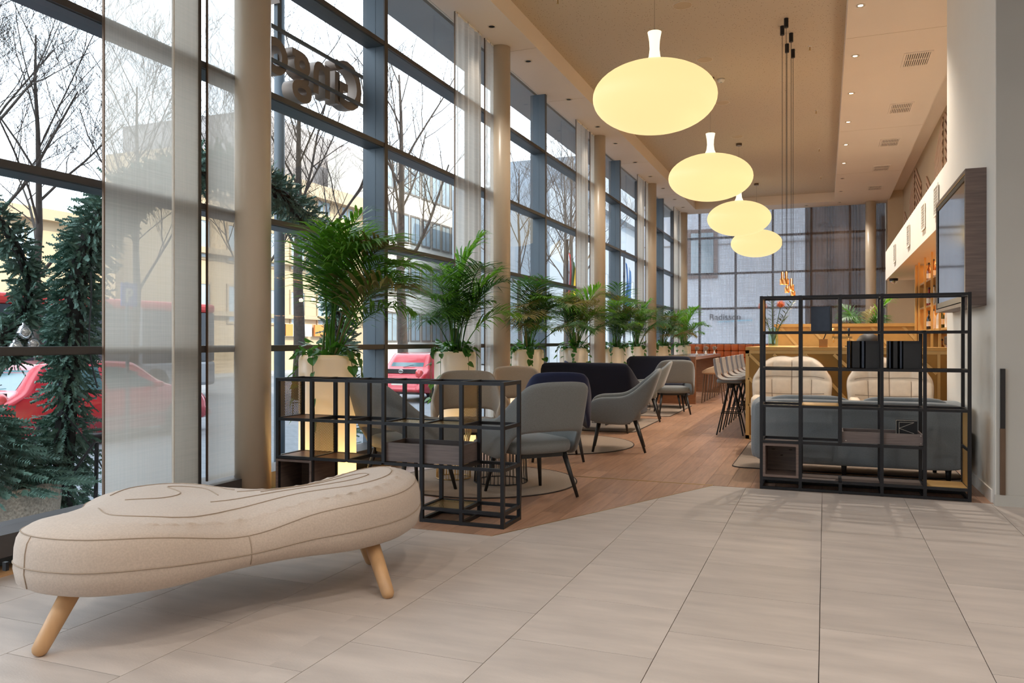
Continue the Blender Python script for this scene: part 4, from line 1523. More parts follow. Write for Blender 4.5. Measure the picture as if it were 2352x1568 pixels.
ring_m = MB().lathe([(.055, -.006), (.055, 0), (.042, 0), (.040, -.006)], 20, cap=False).mesh('trim_ring', M['ceil'], True)
can_m = MB().lathe([(.041, -.002), (.038, .0)], 20).mesh('lamp_cap', M['dark'])
lampm = emit_mat('downlight_led', (255, 226, 180), 9.0)
face_m = MB().lathe([(.001, -.004), (.030, -.004)], 16, cap=False).mesh('lamp_face', lampm)


def downlight(x, y, lit, label, group, energy=0, angle=110, color=(1, .90, .79)):
    t = thing('downlight', label, 'downlight', (x, y, CEIL - .001), 0, group)
    put('trim_ring', ring_m, t); put('lamp_cap', can_m, t)
    if lit:
        put('lamp_face', face_m, t)
    if energy:
        spot_lamp('downlight_beam', (0, 0, -.03), energy, color, angle, .9, .04, t)
    return t


for k in range(9):
    downlight(.387, 10.19 + 1.775 * k, k < 6, f'recessed downlight in the right ceiling strip, {ORD[k]} from the camera', 'right downlights', 310 if k < 6 else 70)
for k, y in enumerate([9.18, 10.5, 12.4, 14.17, 15.5, 17.28, 18.9, 20.5, 22.2, 23.6]):
    downlight(-3.93 + .05, y, False, f'dark bronze recessed downlight in the left ceiling strip, {ORD[k]} from the camera', 'left downlights', 70, 72)  # beams added to brighten the hall; these fittings look unlit
for k, (x, y) in enumerate([(-.5, 24.6), (-1.9, 24.6), (-3.0, 24.6)]):
    downlight(x, y, False, f'unlit recessed downlight above the back curtain, {ORD[k]} from the right', 'back downlights')
lob = [(-3.0, .6), (-1.0, .6), (1.2, .6), (3.4, .6), (-3.0, -2.6), (0.2, -2.6), (3.4, -2.6), (5.8, -1.0), (5.8, 2.4), (5.8, 5.0), (2.6, 3.2), (.4, 2.2)]  # fill lamps added behind the view; no lobby fitting is seen
for k, (x, y) in enumerate(lob):
    downlight(x, y, True, f'added fill downlight in the unseen lobby ceiling, {ORD[k]} of them', 'added lobby downlights', 84, 150, (1, .94, .87))
disc = MB().lathe([(.11, -.006), (.115, 0)], 32).mesh('grille', M['speaker'])
for k, (x, y) in enumerate(((-1.66, 10.05), (-1.67, 12.1), (-1.68, 14.4), (-1.68, 16.9))):
    t = thing('ceiling_speaker', f'flat round speaker in the tray ceiling, {ORD[k]} from the camera', 'speaker', (x, y, TRAY), 0, 'ceiling speakers')
    put('grille', disc, t); MB().tube([(.118 * math.cos(a * PI / 16), .118 * math.sin(a * PI / 16), -.002) for a in range(32)], .004, 5, True).build('rim', M['ceil'], t)
for k, (x, y) in enumerate(((-3.05, 9.3), (-.2, 12.1), (-.15, 15.5), (-.12, 18.6), (-.1, 21.8), (-3.0, 15.2))):
    t = thing('sprinkler', f'small brass sprinkler head under the tray ceiling, {ORD[k]} placed one', 'sprinkler', (x, y, TRAY), 0, 'sprinklers')
    MB().lathe([(.022, -.012), (.028, 0)], 14).build('plate', M['ceil'], t); MB().lathe([(.016, -.06), (.016, -.055), (.006, -.05), (.008, -.01)], 10).build('nozzle', M['brass'], t)
t = thing('smoke_detector', 'white smoke detector on the tray ceiling beside the nearest pendant', 'smoke detector', (-1.55, 13.1, TRAY))
MB().lathe([(.04, -.05), (.055, -.03), (.06, 0)], 20).build('body', M['white'], t, True); MB().lathe([(.02, -.058), (.02, -.05)], 12).build('sensor', M['grey'], t)
# ---------------------------------------------------------------- potted palms
pm = bpy.data.materials.new('lit_opal_planter'); pm.use_nodes = True
nt = pm.node_tree; nt.nodes.remove(nt.nodes['Principled BSDF'])
nz = nt.nodes.new('ShaderNodeTexNoise'); nz.inputs['Scale'].default_value = 3
rp = nt.nodes.new('ShaderNodeValToRGB'); rp.color_ramp.elements[0].color = (.80, .76, .70, 1); rp.color_ramp.elements[1].color = (.86, .82, .76, 1)
nt.links.new(nz.outputs['Fac'], rp.inputs['Fac'])
di = nt.nodes.new('ShaderNodeBsdfDiffuse'); tl = nt.nodes.new('ShaderNodeBsdfTranslucent'); gl = nt.nodes.new('ShaderNodeBsdfGlossy'); gl.inputs['Roughness'].default_value = .25
nt.links.new(rp.outputs['Color'], di.inputs[0]); nt.links.new(rp.outputs['Color'], tl.inputs[0])
m1 = nt.nodes.new('ShaderNodeMixShader'); m1.inputs[0].default_value = .4
m2 = nt.nodes.new('ShaderNodeMixShader'); m2.inputs[0].default_value = .06
nt.links.new(di.outputs[0], m1.inputs[1]); nt.links.new(tl.outputs[0], m1.inputs[2])
nt.links.new(m1.outputs[0], m2.inputs[1]); nt.links.new(gl.outputs[0], m2.inputs[2])
nt.links.new(m2.outputs[0], nt.nodes['Material Output'].inputs[0])


def frond_mesh(name, L, tilt, droop, material, seed, npair=32, bare=.36, lw=.019, ll=.40):
    """kentia frond: curved rachis with paired drooping leaflets; grows from the origin towards +X and up"""
    rng = random.Random(seed)
    P = []; p = Vector((0, 0, 0)); N = 26
    for i in range(N + 1):
        P.append(p.copy())
        s = i / N
        a = tilt + droop * s ** 1.8
        p = p + Vector((math.sin(a), .10 * math.sin(s * 3 + seed) * .3, math.cos(a))) * (L / N)
    mb = MB().tube(P, [.0075 * (1 - .75 * i / N) for i in range(N + 1)], 5)
    for k in range(npair):
        s = bare + (1 - bare) * (k / (npair - 1)) ** .95
        f = min(s * N, N - .001); i = int(f); q = P[i].lerp(P[i + 1], f - i)
        T = (P[i + 1] - P[i]).normalized()
        prof = math.sin(PI * (.12 + .86 * (k / (npair - 1)) ** .8)) ** .7
        for sd_ in (-1, 1):
            side = Vector((0, sd_, 0))
            up = T.cross(side) * sd_
            if up.z < 0: up = -up
            ang = .62 + .30 * (1 - k / npair)
            d = (T * math.cos(ang) + side * math.sin(ang) + up * rng.uniform(.05, .40)).normalized()
            d = (d + Vector((rng.uniform(-.08, .08), rng.uniform(-.08, .08), rng.uniform(-.06, .06)))).normalized()
            ln = ll * prof * rng.uniform(.9, 1.08) + .05
            pts = []; c_ = q.copy()
            for j in range(4):
                pts.append(c_.copy())
                d = (d + Vector((0, 0, -.14 - .10 * j - .10 * rng.random()))).normalized()
                c_ = c_ + d * ln / 3
            ws = [.35 * lw, lw, .75 * lw, 0]
            wd = (pts[1] - pts[0]).cross(Vector((0, 0, 1)))
            if wd.length < 1e-5: wd = Vector((0, 1, 0))
            wd.normalize()
            vs = []
            for pt, w in zip(pts[:3], ws[:3]):
                vs += [pt + wd * w / 2, pt - wd * w / 2]
            vs.append(pts[3])
            mb.add(vs, [(0, 1, 3, 2), (2, 3, 5, 4), (4, 5, 6)])
    return mb.mesh(name, material)


FR = {}
for nm, m_ in (('green', M['palm']), ('deep', M['palmdark']), ('olive', M['palmdry'])):
    FR[nm] = [frond_mesh('frond', 1.0, .10, .9, m_, 1), frond_mesh('frond', 1.0, .22, 1.35, m_, 2), frond_mesh('frond', 1.0, .38, 1.6, m_, 3), frond_mesh('frond', .9, .6, 1.45, m_, 4)]

hv = [(0, 0), (.35, -.08), (.5, .18), (.42, .5), (.2, .82), (0, 1.05)]
hb = MB()
vs = [(x * .06, y * .06, .004 * (1 - abs(x) * 3)) for x, y in hv] + [(-x * .06, y * .06, .004 * (1 - abs(x) * 3)) for x, y in hv[1:-1]]
hb.add(vs, [(0, 1, 2, 3), (0, 3, 4, 5), (0, 5, 9, 8), (0, 8, 7, 6)])
LEAF = hb.mesh('leaf', M['pothos'])


def palm(label, x, y, seed, L=1.05, nf=13, mix=('green', 'deep', 'deep', 'olive'), vines=5, zt=1.13, r=.235, glow=7, ymin=-9):
    rng = random.Random(seed)
    t = thing('potted_palm', label, 'potted palm', (x, y, 0), 0, 'potted palms along the window wall')
    MB().lathe([(r - .03, 0.0), (r - .008, .012), (r, .05), (r, zt - .04), (r - .012, zt - .008), (r - .03, zt), (r - .05, zt - .01), (r - .05, zt - .06)], 44, cap=False).build('planter', pm, t, True)
    MB().lathe([(r - .05, 0), (r - .12, .015), (.001, .02)], 28, cap=False).build('soil', M['soil'], t, True, (0, 0, zt - .05))
    point_lamp('planter_light', (0, 0, .16), glow, (1, .66, .24), .06, t)
    zs_ = zt - .04
    for k in range(nf):
        a = 2.4 * k + rng.uniform(-.4, .4)
        v_ = FR[rng.choice(mix)][min(3, int(k / nf * 4))] if k else FR['green'][0]
        vi = min(3, int(k / nf * 4)) if k else 0
        reach = (.32, .52, .68, .66)[vi] * L
        for _ in range(30):
            hx, hy = x + reach * math.cos(a), y + reach * math.sin(a)
            near = min((((x + reach * f * math.cos(a) - COLX) ** 2 + (y + reach * f * math.sin(a) - c_) ** 2) ** .5, 0) for c_ in COLY for f in (.6, 1.0, 1.2))[0]
            if (hx > -4.02 or x > 0) and near > .30 and hy > ymin: break
            a += .55
        o = put('frond', v_, t, (.07 * math.cos(a), .07 * math.sin(a), zs_), a)
        s_ = L * rng.uniform(.68, 1.08) * (1.0 - .18 * (k / nf))
        o.rotation_euler = (rng.uniform(-.22, .22), rng.uniform(-.25, .12), a)
        o.scale = (s_, s_, s_)
    for k in range(4):
        a = 1.7 * k
        MB().tube([(.05 * math.cos(a), .05 * math.sin(a), zs_), (.02 * math.cos(a), .02 * math.sin(a), zs_ + .3)], [.014, .008], 6).build('stem', M['stem'], t)
    for k in range(vines):
        a = -PI / 2 + (k - vines / 2) * .8 + rng.uniform(-.25, .25)
        ln = rng.uniform(.12, .48)
        ca, sa = math.cos(a), math.sin(a)
        P = catmull([((r - .09) * ca, (r - .09) * sa, zt - .03), ((r + .0) * ca, (r + .0) * sa, zt + .04), ((r + .04) * ca, (r + .04) * sa, zt - .06), ((r + .03 + .03 * rng.random()) * ca, (r + .03) * sa + .04 * rng.uniform(-1, 1), zt - .06 - ln)], 5)
        vn = MB().tube(P, .003, 5).build('vine', M['vine'], t)
        for j in range(3, len(P), 2):
            o = put('leaf', LEAF, vn, P[j])
            o.rotation_euler = (R(rng.uniform(-160, -95)), R(rng.uniform(-30, 30)), a + PI / 2 + rng.uniform(-.8, .8))
            s_ = rng.uniform(.9, 1.7); o.scale = (s_, s_, s_)
    cl = MB()
    hv_ = [Vector(v) for v in vs]
    for k in range(46):
        a = rng.uniform(0, 2 * PI); rr = (r - .03) * math.sqrt(rng.random()) + .02
        base_ = Vector((rr * math.cos(a), rr * math.sin(a), zt - .02 + rng.uniform(0, .12)))
        rot = Matrix.Rotation(a + rng.uniform(-1, 1) - PI / 2, 3, 'Z') @ Matrix.Rotation(rng.uniform(-.6, .7), 3, 'X')
        s_ = rng.uniform(1.0, 1.8)
        cl.add([base_ + rot @ (v * s_) for v in hv_], [(0, 1, 2, 3), (0, 3, 4, 5), (0, 5, 9, 8), (0, 8, 7, 6)])
    o = cl.build('ground_cover', M['pothos'], t); o['kind'] = 'stuff'
    return t


PX = -3.88
palm('big bright palm in a glowing white planter behind the low shelf', PX + .02, 5.62, 11, 1.42, 15, ('green', 'green', 'deep', 'olive'), 7, glow=10, ymin=5.15)
palm('dark green palm in a white planter behind the taupe armchair', PX, 8.12, 23, 1.32, 19, ('deep', 'deep', 'green', 'green'), 6)
palm('palm in a white planter left of the navy sofa, third along the windows', PX, 10.45, 31, 1.2, 20, ('deep', 'olive', 'green'), 5)
palm('wide palm in a white planter, fourth along the windows', PX, 12.68, 45, 1.32, 21, ('deep', 'green', 'olive'), 5)
palm('palm in a white planter beside the third column, fifth along the windows', PX + .02, 15.35, 52, 1.25, 19, ('deep', 'olive', 'green'), 4)
palm('palm in a white planter, sixth along the windows', PX, 17.3, 61, 1.25, 18, ('deep', 'green', 'olive'), 4)
palm('palm in a white planter beside the fourth column, seventh along the windows', PX, 20.3, 71, 1.2, 17, ('deep', 'green', 'olive'), 4)
palm('yellow green palm in a white planter, farthest in the window corner', PX + .1, 22.9, 83, 1.2, 16, ('green', 'green'), 3)
t = palm('palm showing above the golden screen at the far end of the bar', .75, 17.2, 97, .95, 14, ('deep', 'olive'), 0, zt=1.3)

# ---------------------------------------------------------------- outside: street
GZ = -.48
gm = mat('street_paving', (176, 182, 188), .8, var=.08, scale=1.2)
nt = gm.node_tree
bk = nt.nodes.new('ShaderNodeTexBrick'); bk.inputs['Scale'].default_value = 2.6; bk.inputs['Mortar Size'].default_value = .012
bk.inputs['Color1'].default_value = (*lin((122, 128, 134)), 1); bk.inputs['Color2'].default_value = (*lin((112, 118, 124)), 1); bk.inputs['Mortar'].default_value = (*lin((84, 88, 94)), 1)
ge = nt.nodes.new('ShaderNodeNewGeometry'); nt.links.new(ge.outputs['Position'], bk.inputs['Vector'])
nt.links.new(bk.outputs['Color'], nt.nodes['Principled BSDF'].inputs['Base Color'])
struct(MB().box(-10.2, -4.37, -30, 27, GZ - .2, GZ).build('pavement', gm))
struct(MB().box(-27, -10.2, -30, 120, GZ - .3, GZ - .08).build('street', mat('asphalt', (120, 122, 126), .85, var=.12, scale=3)))
struct(MB().box(-60, -27, -30, 120, GZ - .2, GZ + .02).box(-10.2, 14, 27, 120, GZ - .3, GZ - .02).build('far_pavement', mat('far_paving', (160, 160, 158), .85, var=.08)))

# evergreen garland arch and fir pot outside the window
FIR = [mat('fir_needles', (92, 124, 110), .7, var=.35, scale=25), mat('fir_needles_dark', (44, 70, 60), .7, var=.3, scale=25)]
sprig_v = []; sprig_f = []


def add_sprig(mb, p, d, L, rng):
    d = Vector(d).normalized(); a = d.cross(Vector((rng.uniform(-1, 1), rng.uniform(-1, 1), rng.uniform(-1, 1))))
    if a.length < 1e-4: return
    a.normalize(); b = a.cross(d)
    vs = []; fs = []
    for k in range(9):
        t = .1 + .9 * k / 8
        q = p + d * L * t
        for s_ in (-1, 1):
            e = (a * s_ * .9 + d * .75 + b * rng.uniform(-.5, .5)).normalized() * L * .24 * (1 - .5 * t)
            w = d * .013 + b * .006
            i = len(vs)
            vs += [q - w, q + w, q + e]
            fs.append((i, i + 1, i + 2))
    i = len(vs)
    vs += [p - a * .004, p + a * .004, p + d * L]; fs.append((i, i + 1, i + 2))
    mb.add(vs, fs)


def garland(parent, path, rad, n, seed, L=.13):
    rng = random.Random(seed)
    P = catmull(path, 8)
    MB().tube(P, .07 if rad > .1 else .03, 7).build('core', M['dark'], parent)
    mb = MB()
    for k in range(n):
        f = rng.random() * (len(P) - 1.001); i = int(f)
        c_ = Vector(P[i]).lerp(Vector(P[i + 1]), f - i)
        T = (Vector(P[i + 1]) - Vector(P[i])).normalized()
        rv = Vector((rng.uniform(-1, 1), rng.uniform(-1, 1), rng.uniform(-1, 1)))
        rv = (rv - T * rv.dot(T))
        if rv.length < .05: continue
        rv.normalize()
        add_sprig(mb, c_ + rv * rad * rng.uniform(.25, .85), rv * .8 + T * rng.uniform(-.9, .5) + Vector((0, 0, -.25)), L * rng.uniform(.7, 1.3), rng)
    o = mb.build('fir_sprigs', FIR[0], parent); o['kind'] = 'stuff'


ga = thing('garland_arch', 'arch of fir garland standing outside the nearest windows', 'garland', (-5.2, 0, 0))
garland(ga, [(0, 4.25, GZ), (.02, 4.22, .3), (0, 4.30, 1.1), (0, 4.36, 1.7), (0, 4.55, 2.15), (0, 4.95, 2.5), (0, 5.6, 2.78), (0, 6.2, 2.85), (0, 6.8, 2.72), (0, 7.4, 2.35), (0, 7.75, 1.7), (0, 7.85, .8), (0, 7.9, GZ)], .15, 4600, 3, .125)
for k, P in enumerate(([(.24, 4.32, .9), (.30, 4.2, 1.2), (.26, 4.25, 1.55), (.2, 4.3, 1.75)], [(.2, 4.4, .3), (.30, 4.2, .5), (.22, 4.05, .75)])):
    MB().tube(catmull(P, 6), .006, 5).build('light_cable', M['black'], ga)
fp = thing('fir_pot', 'young fir tree in a round exposed aggregate concrete pot outside', 'potted fir', (-5.32, 3.66, GZ))
MB().lathe([(.34, 0), (.44, .12), (.50, .5), (.52, .72), (.50, .76), (.44, .76), (.42, .68), (.001, .67)], 36, cap=False).build('pot', mat('exposed_aggregate', (150, 138, 124), .9, var=.45, scale=60, bump=.6, detail=6), fp, True)
mb = MB(); rng = random.Random(5)
for k in range(900):
    h = rng.random() ** 1.6
    a = rng.uniform(0, 2 * PI)
    rr = (1 - h) * .60 * math.sqrt(rng.random())
    p = Vector((rr * math.cos(a), rr * math.sin(a), .80 + .50 * h - rr * .12))
    add_sprig(mb, p, (math.cos(a), math.sin(a), -.12), .17 * rng.uniform(.7, 1.3), rng)
o = mb.build('branches', FIR[0], fp); o['kind'] = 'stuff'
MB().tube([(0, 0, .6), (0, 0, 1.3)], [.04, .01], 8).build('trunk', M['walnut'], fp)
rk = thing('garland_prop', 'thin dark steel prop standing against the fir garland', 'prop', (-4.85, 4.2, GZ))
MB().tube([(0, 0, 0), (0, .02, 1.0)], .014, 8).build('rod', M['black'], rk); MB().tube([(-.1, -.25, .62), (.0, .0, 1.0)], .01, 6).build('brace', M['black'], rk)
wg = thing('garland_wreath', 'loose fir garland loop with glass baubles hanging at the left window edge', 'garland', (-5.1, 0, 0))
garland(wg, [(0, 3.55, 2.15), (0, 3.75, 1.95), (0, 3.88, 1.65), (0, 3.84, 1.4), (0, 3.68, 1.25), (0, 3.80, 1.1)], .07, 900, 9, .085)
for k, (y, z) in enumerate(((3.76, 1.30), (3.82, 1.22), (3.7, 1.2))):
    MB().lathe([(.001, -.05), (.03, -.04), (.05, 0), (.03, .04), (.012, .05), (.012, .065), (.001, .066)], 16, cap=False).build('bauble', mat('silver_bauble', (214, 216, 220), .12, .9), wg, True, (.12, y, z))

# lettering on the facade, seen from behind
sg = thing('facade_sign', 'backs of the large facade letters fixed outside the upper panes', 'sign', (-4.62, 0, 0))
y = 7.28
signm = mat('sign_back', (132, 116, 104), .5, .2, var=.06)
for ch, w in (('G', .40), ('i', .17), ('n', .34), ('g', .34), ('o', .34)):
    me = text_mesh(ch, .66, .06, .012)
    me.materials.clear(); me.materials.append(signm)
    o = put('letter', me, sg, (0, y, 3.64))
    o.rotation_euler = (PI / 2, 0, -PI / 2)
    y -= w
for z in (3.72, 4.02):
    MB().box(.075, .10, 5.3, 7.35, z - .015, z + .015).build('rail', M['bluesteel'], sg)
lfp = [(0, -.3), (.05, -.05), (.32, .05), (.36, .25), (.2, .3), (.08, .2), (0, .26), (-.08, .2), (-.2, .3), (-.36, .25), (-.32, .05), (-.05, -.05)]
for yy in (5.9, 4.25):
    MB().prism([(a * .9 + yy, b * .9 + 4.55) for a, b in lfp], -.06, .06, 'x').build('leaf_emblem', signm, sg)
MB().box(-.02, .02, 5.92, 5.98, 3.7, 5.2).build('bracket', M['bluesteel'], sg)

# lamp post, flags
lp = thing('street_post', 'grey steel street post outside behind the big palm', 'post', (-7.0, 9.05, GZ))
MB().lathe([(.075, 0), (.07, 6.6)], 16).build('pole', M['bluesteel'], lp, True); MB().box(-.1, .1, -.1, .1, 0, .05).build('base_plate', M['bluesteel'], lp)


def flag(label, x, y, zt, cols):
    t = thing('flagpole', label, 'flag', (x, y, GZ))
    MB().lathe([(.05, 0), (.04, zt - GZ), (.07, zt - GZ), (.07, zt - GZ + .05)], 12).build('pole', M['steel'], t, True)
    for k, c_ in enumerate(cols):
        mb = MB()
        mb.grid(lambda u, v: (.05 + (u + k) * .10 + .02 * math.sin(v * 7 + k), .10 * math.sin(u * 5 + v * 4 + k), zt - GZ - .4 - 2.1 * v - .35 * (u + k) / 2), 8, 14)
        mb.build('stripe', c_, t, True)


flag('drooping yellow green and red flag on a steel pole outside', -8.0, 25.4, 4.6, [mat('flag_red', (196, 44, 60), .8, var=.05), mat('flag_green', (30, 92, 60), .8, var=.05), mat('flag_yellow', (232, 196, 60), .8, var=.05)])
bl = mat('flag_blue', (70, 140, 206), .8, var=.1)
flag('drooping light blue flag on a steel pole outside', -7.0, 29.3, 4.6, [bl, bl])

# ---------------------------------------------------------------- cars and bus
RED = mat('car_red', (196, 30, 48), .25, .1, coat=1.0, var=.03)
CG = mat('car_window', (84, 118, 124), .08, coat=.5, spec=.8)
TYRE = mat('tyre', (30, 30, 32), .8)


def car(label, loc, rz, Lc=4.2, W=1.72, Hc=1.46):
    """forward is +y"""
    t = thing('red_car', label, 'car', loc, rz)
    sp = [(-.5, .30), (-.505, .55), (-.49, .78), (-.46, .88), (-.40, 1.02), (-.33, 1.36), (-.28, 1.43), (-.10, 1.46), (.04, 1.44), (.12, 1.38), (.25, 1.02), (.42, .86), (.485, .70), (.505, .48), (.49, .26), (.0, .20)]
    sp = catmull_closed([(a * Lc, b * Hc / 1.46) for a, b in sp], 4)
    n = len(sp); mb = MB(); S = [(-1, .0), (-.96, .0), (-.5, 0), (.5, 0), (.96, 0), (1, 0)]
    xsl = [-1, -.94, -.72, 0, .72, .94, 1]
    for xs_ in xsl:
        for a, b in sp:
            tum = 1 - .20 * max(0, (b - .85) / .6)
            cx, cy = 0, .7
            k = 1 - (.06 if abs(xs_) > .97 else 0)
            mb.v.append((xs_ * W / 2 * tum, cx + (a - cx) * k, cy + (b - cy) * k))
    for j in range(len(xsl) - 1):
        for i in range(n):
            i2 = (i + 1) % n
            mb.f.append((j * n + i, j * n + i2, (j + 1) * n + i2, (j + 1) * n + i))
    mb.f.append(tuple(range(n))); mb.f.append(tuple((len(xsl) - 1) * n + i for i in range(n - 1, -1, -1)))
    mb.build('body', RED, t, True, weld=True)
    for s_ in (-1, 1):
        for P in ([(-.31, .96), (-.27, 1.30), (-.08, 1.36), (-.07, .96)], [(-.05, .96), (-.06, 1.36), (.03, 1.34), (.12, 1.22), (.21, .98)]):
            q = []
            for a, b in P:
                tum = 1 - .20 * max(0, (b - .85) / .6)
                q.append((s_ * (W / 2 * tum + .004), a * Lc, b * Hc / 1.46))
            MB().add(q + [(v[0] - s_ * .02, v[1], v[2]) for v in q], [(0, 1, 2, 3), (7, 6, 5, 4), (0, 4, 5, 1), (1, 5, 6, 2), (2, 6, 7, 3), (3, 7, 4, 0)]).build('side_window', CG, t)
        MB().box(s_ * W / 2 - .01, s_ * W / 2 + .012, -.32 * Lc, .3 * Lc, .42, .46).build('side_trim', TYRE, t)
        MB().soft(s_ * (W / 2 + .06), .19 * Lc, 1.0, .09, .06, .06, .6).build('mirror', RED, t, True)
        MB().soft(s_ * W * .38, -.475 * Lc, .86, .12, .10, .13, .8).build('tail_light', mat('tail_light', (214, 70, 70), .2, coat=1), t, True)
        MB().soft(s_ * W * .36, .47 * Lc, .66, .16, .14, .09, .8).build('head_light', mat('head_light', (224, 228, 232), .1, coat=1), t, True)
        for yy in (-.30, .31):
            w = MB().lathe([(.20, -.1), (.31, -.1), (.325, -.06), (.325, .06), (.31, .1), (.20, .1)], 24)
            w.v = [(v[2] + s_ * (W / 2 - .08), v[0] + yy * Lc, v[1] + .325) for v in w.v]
            wo = w.build('wheel', TYRE, t, True)
            hcap = MB()
            for k in range(7):
                a = 2 * PI * k / 7
                hcap.bar((s_ * (W / 2 + .015), yy * Lc, .325), (s_ * (W / 2 + .015), yy * Lc + .2 * math.cos(a), .325 + .2 * math.sin(a)), .05, .02, up=(1, 0, 0))
            hcap.build('hub_cap', M['chrome'], wo)
    MB().add([(-.58, -.405 * Lc, 1.0), (.58, -.405 * Lc, 1.0), (.52, -.338 * Lc, 1.33), (-.52, -.338 * Lc, 1.33), (-.58, -.38 * Lc, 1.0), (.58, -.38 * Lc, 1.0), (.52, -.32 * Lc, 1.33), (-.52, -.32 * Lc, 1.33)], [(0, 1, 2, 3), (7, 6, 5, 4), (0, 4, 5, 1), (1, 5, 6, 2), (2, 6, 7, 3), (3, 7, 4, 0)]).build('rear_window', CG, t)
    MB().add([(-.66, .255 * Lc, 1.02), (.66, .255 * Lc, 1.02), (.54, .118 * Lc, 1.38), (-.54, .118 * Lc, 1.38), (-.66, .22 * Lc, .98), (.66, .22 * Lc, .98), (.54, .09 * Lc, 1.34), (-.54, .09 * Lc, 1.34)], [(0, 1, 2, 3), (7, 6, 5, 4), (0, 4, 5, 1), (1, 5, 6, 2), (2, 6, 7, 3), (3, 7, 4, 0)]).build('windscreen', CG, t)
    MB().box(-.62, .62, -.478 * Lc, -.44 * Lc, .86, .98).build('dark_hatch_panel', TYRE, t)
    MB().bar((-.1, -.40 * Lc - .02, 1.03), (.25, -.395 * Lc - .02, 1.10), .012).build('rear_wiper', TYRE, t)
    em_ = MB().tube([(.075 * math.cos(a * PI / 10), 0, .05 * math.sin(a * PI / 10)) for a in range(20)], .009, 5, True).tube([(.03 * math.cos(a * PI / 10), 0, .05 * math.sin(a * PI / 10)) for a in range(20)], .006, 5, True).tube([(.055 * math.cos(a * PI / 10), 0, .025 + .015 * math.sin(a * PI / 10)) for a in range(20)], .006, 5, True)
    em_.build('emblem', M['chrome'], t, True, (0, -.482 * Lc, .92))
    MB().box(-.26, .26, -.512 * Lc, -.495 * Lc, .48, .60).build('number_plate', M['paper'], t)
    MB().box(-.75, .75, -.50 * Lc, -.46 * Lc, .25, .36).build('lower_bumper', TYRE, t)
    return t


car('red hatchback parked side on outside, beyond the fir garland', (-12.6, 10.7, GZ - .08), 0, 4.4)
car('small red hatchback parked outside, its rear seen below the second palm', (-11.55, 22.5, GZ - .08), R(-4), 3.7, 1.66, 1.47)
bu = thing('city_bus', 'red roofed city bus passing across the street behind the garland', 'bus', (-20.5, 15.0, GZ - .08))
MB().box(-1.25, 1.25, -6.5, 6.5, .35, 1.15).build('lower_body', mat('bus_grey', (150, 154, 160), .4, var=.03), bu, bevel=.1)
MB().box(-1.25, 1.25, -6.5, 6.5, 2.75, 3.05).build('roof', mat('bus_red', (206, 48, 44), .4, var=.03), bu, bevel=.1)
MB().box(-1.22, 1.22, -6.45, 6.45, 1.15, 2.75).build('window_band', mat('bus_window', (52, 60, 68), .1, spec=.8), bu)
for k, yy in enumerate((-6.3, -3.9, -1.5, .9, 3.3, 5.7)):
    MB().box(1.2, 1.27, yy - .06, yy + .06, 1.1, 2.8).build('pillar', MATS['bus_grey'], bu)
for yy in (-4.2, 3.9):
    w = MB().lathe([(.25, -.12), (.46, -.12), (.48, -.06), (.48, .12), (.25, .12)], 24)
    w.v = [(v[2] + 1.18, v[0] + yy, v[1] + .48) for v in w.v]; w.build('wheel', TYRE, bu, True)

# ---------------------------------------------------------------- bare trees
BARK = mat('bare_bark', (72, 64, 58), .9, var=.3, scale=10)


def grow(mb, p, d, L, r, depth, rng):
    n = 4; P = [p.copy()]; RR = [r]
    dirs = d.copy()
    for k in range(n):
        dirs = (dirs + Vector((rng.uniform(-.16, .16), rng.uniform(-.16, .16), rng.uniform(-.05, .12)))).normalized()
        P.append(P[-1] + dirs * L / n); RR.append(r * (1 - .6 * (k + 1) / n))
    mb.tube(P, RR, 4 if depth < 2 else 3, cap=False)
    if depth >= 4: return
    m = {0: 6, 1: 5, 2: 4, 3: 3}[depth]
    for k in range(m):
        f = .25 + .75 * (k + rng.random() * .6) / m
        i = min(n - 1, int(f * n)); q = P[i].lerp(P[i + 1], min(1, f * n - i))
        ax = Vector((rng.uniform(-1, 1), rng.uniform(-1, 1), rng.uniform(-.2, .6))).normalized()
        nd = (dirs * .65 + ax * .75 + Vector((0, 0, .12))).normalized()
        grow(mb, q, nd, L * rng.uniform(.42, .62), max(RR[i] * .5, .004), depth + 1, rng)


def bare_tree(label, x, y, h, r, seed, nl=10, fork=.34):
    rng = random.Random(seed)
    t = thing('bare_tree', label, 'tree', (x, y, GZ), 0, 'bare street trees')
    P = [Vector((0, 0, 0))]; RR = [r]
    for k in range(8):
        P.append(P[-1] + Vector((rng.uniform(-.05, .05), rng.uniform(-.05, .05), 1)).normalized() * h * .9 / 8); RR.append(r * (1 - .85 * (k + 1) / 8))
    MB().tube(P, RR, 8).build('trunk', BARK, t, True)
    for k in range(nl):
        f = fork + (1 - fork) * (k + .5) / nl
        i = min(7, int(f * 8)); q = P[i].lerp(P[i + 1], f * 8 - i)
        a = 2.4 * k + rng.random()
        el = .75 + .45 * f
        d = Vector((math.cos(a) * math.cos(el), math.sin(a) * math.cos(el), math.sin(el)))
        mb = MB(); grow(mb, q, d, h * rng.uniform(.32, .46) * (1.15 - .55 * f), RR[i] * .42, 0 if f < .8 else 1, rng)
        mb.build('limb', BARK, t)
    return t


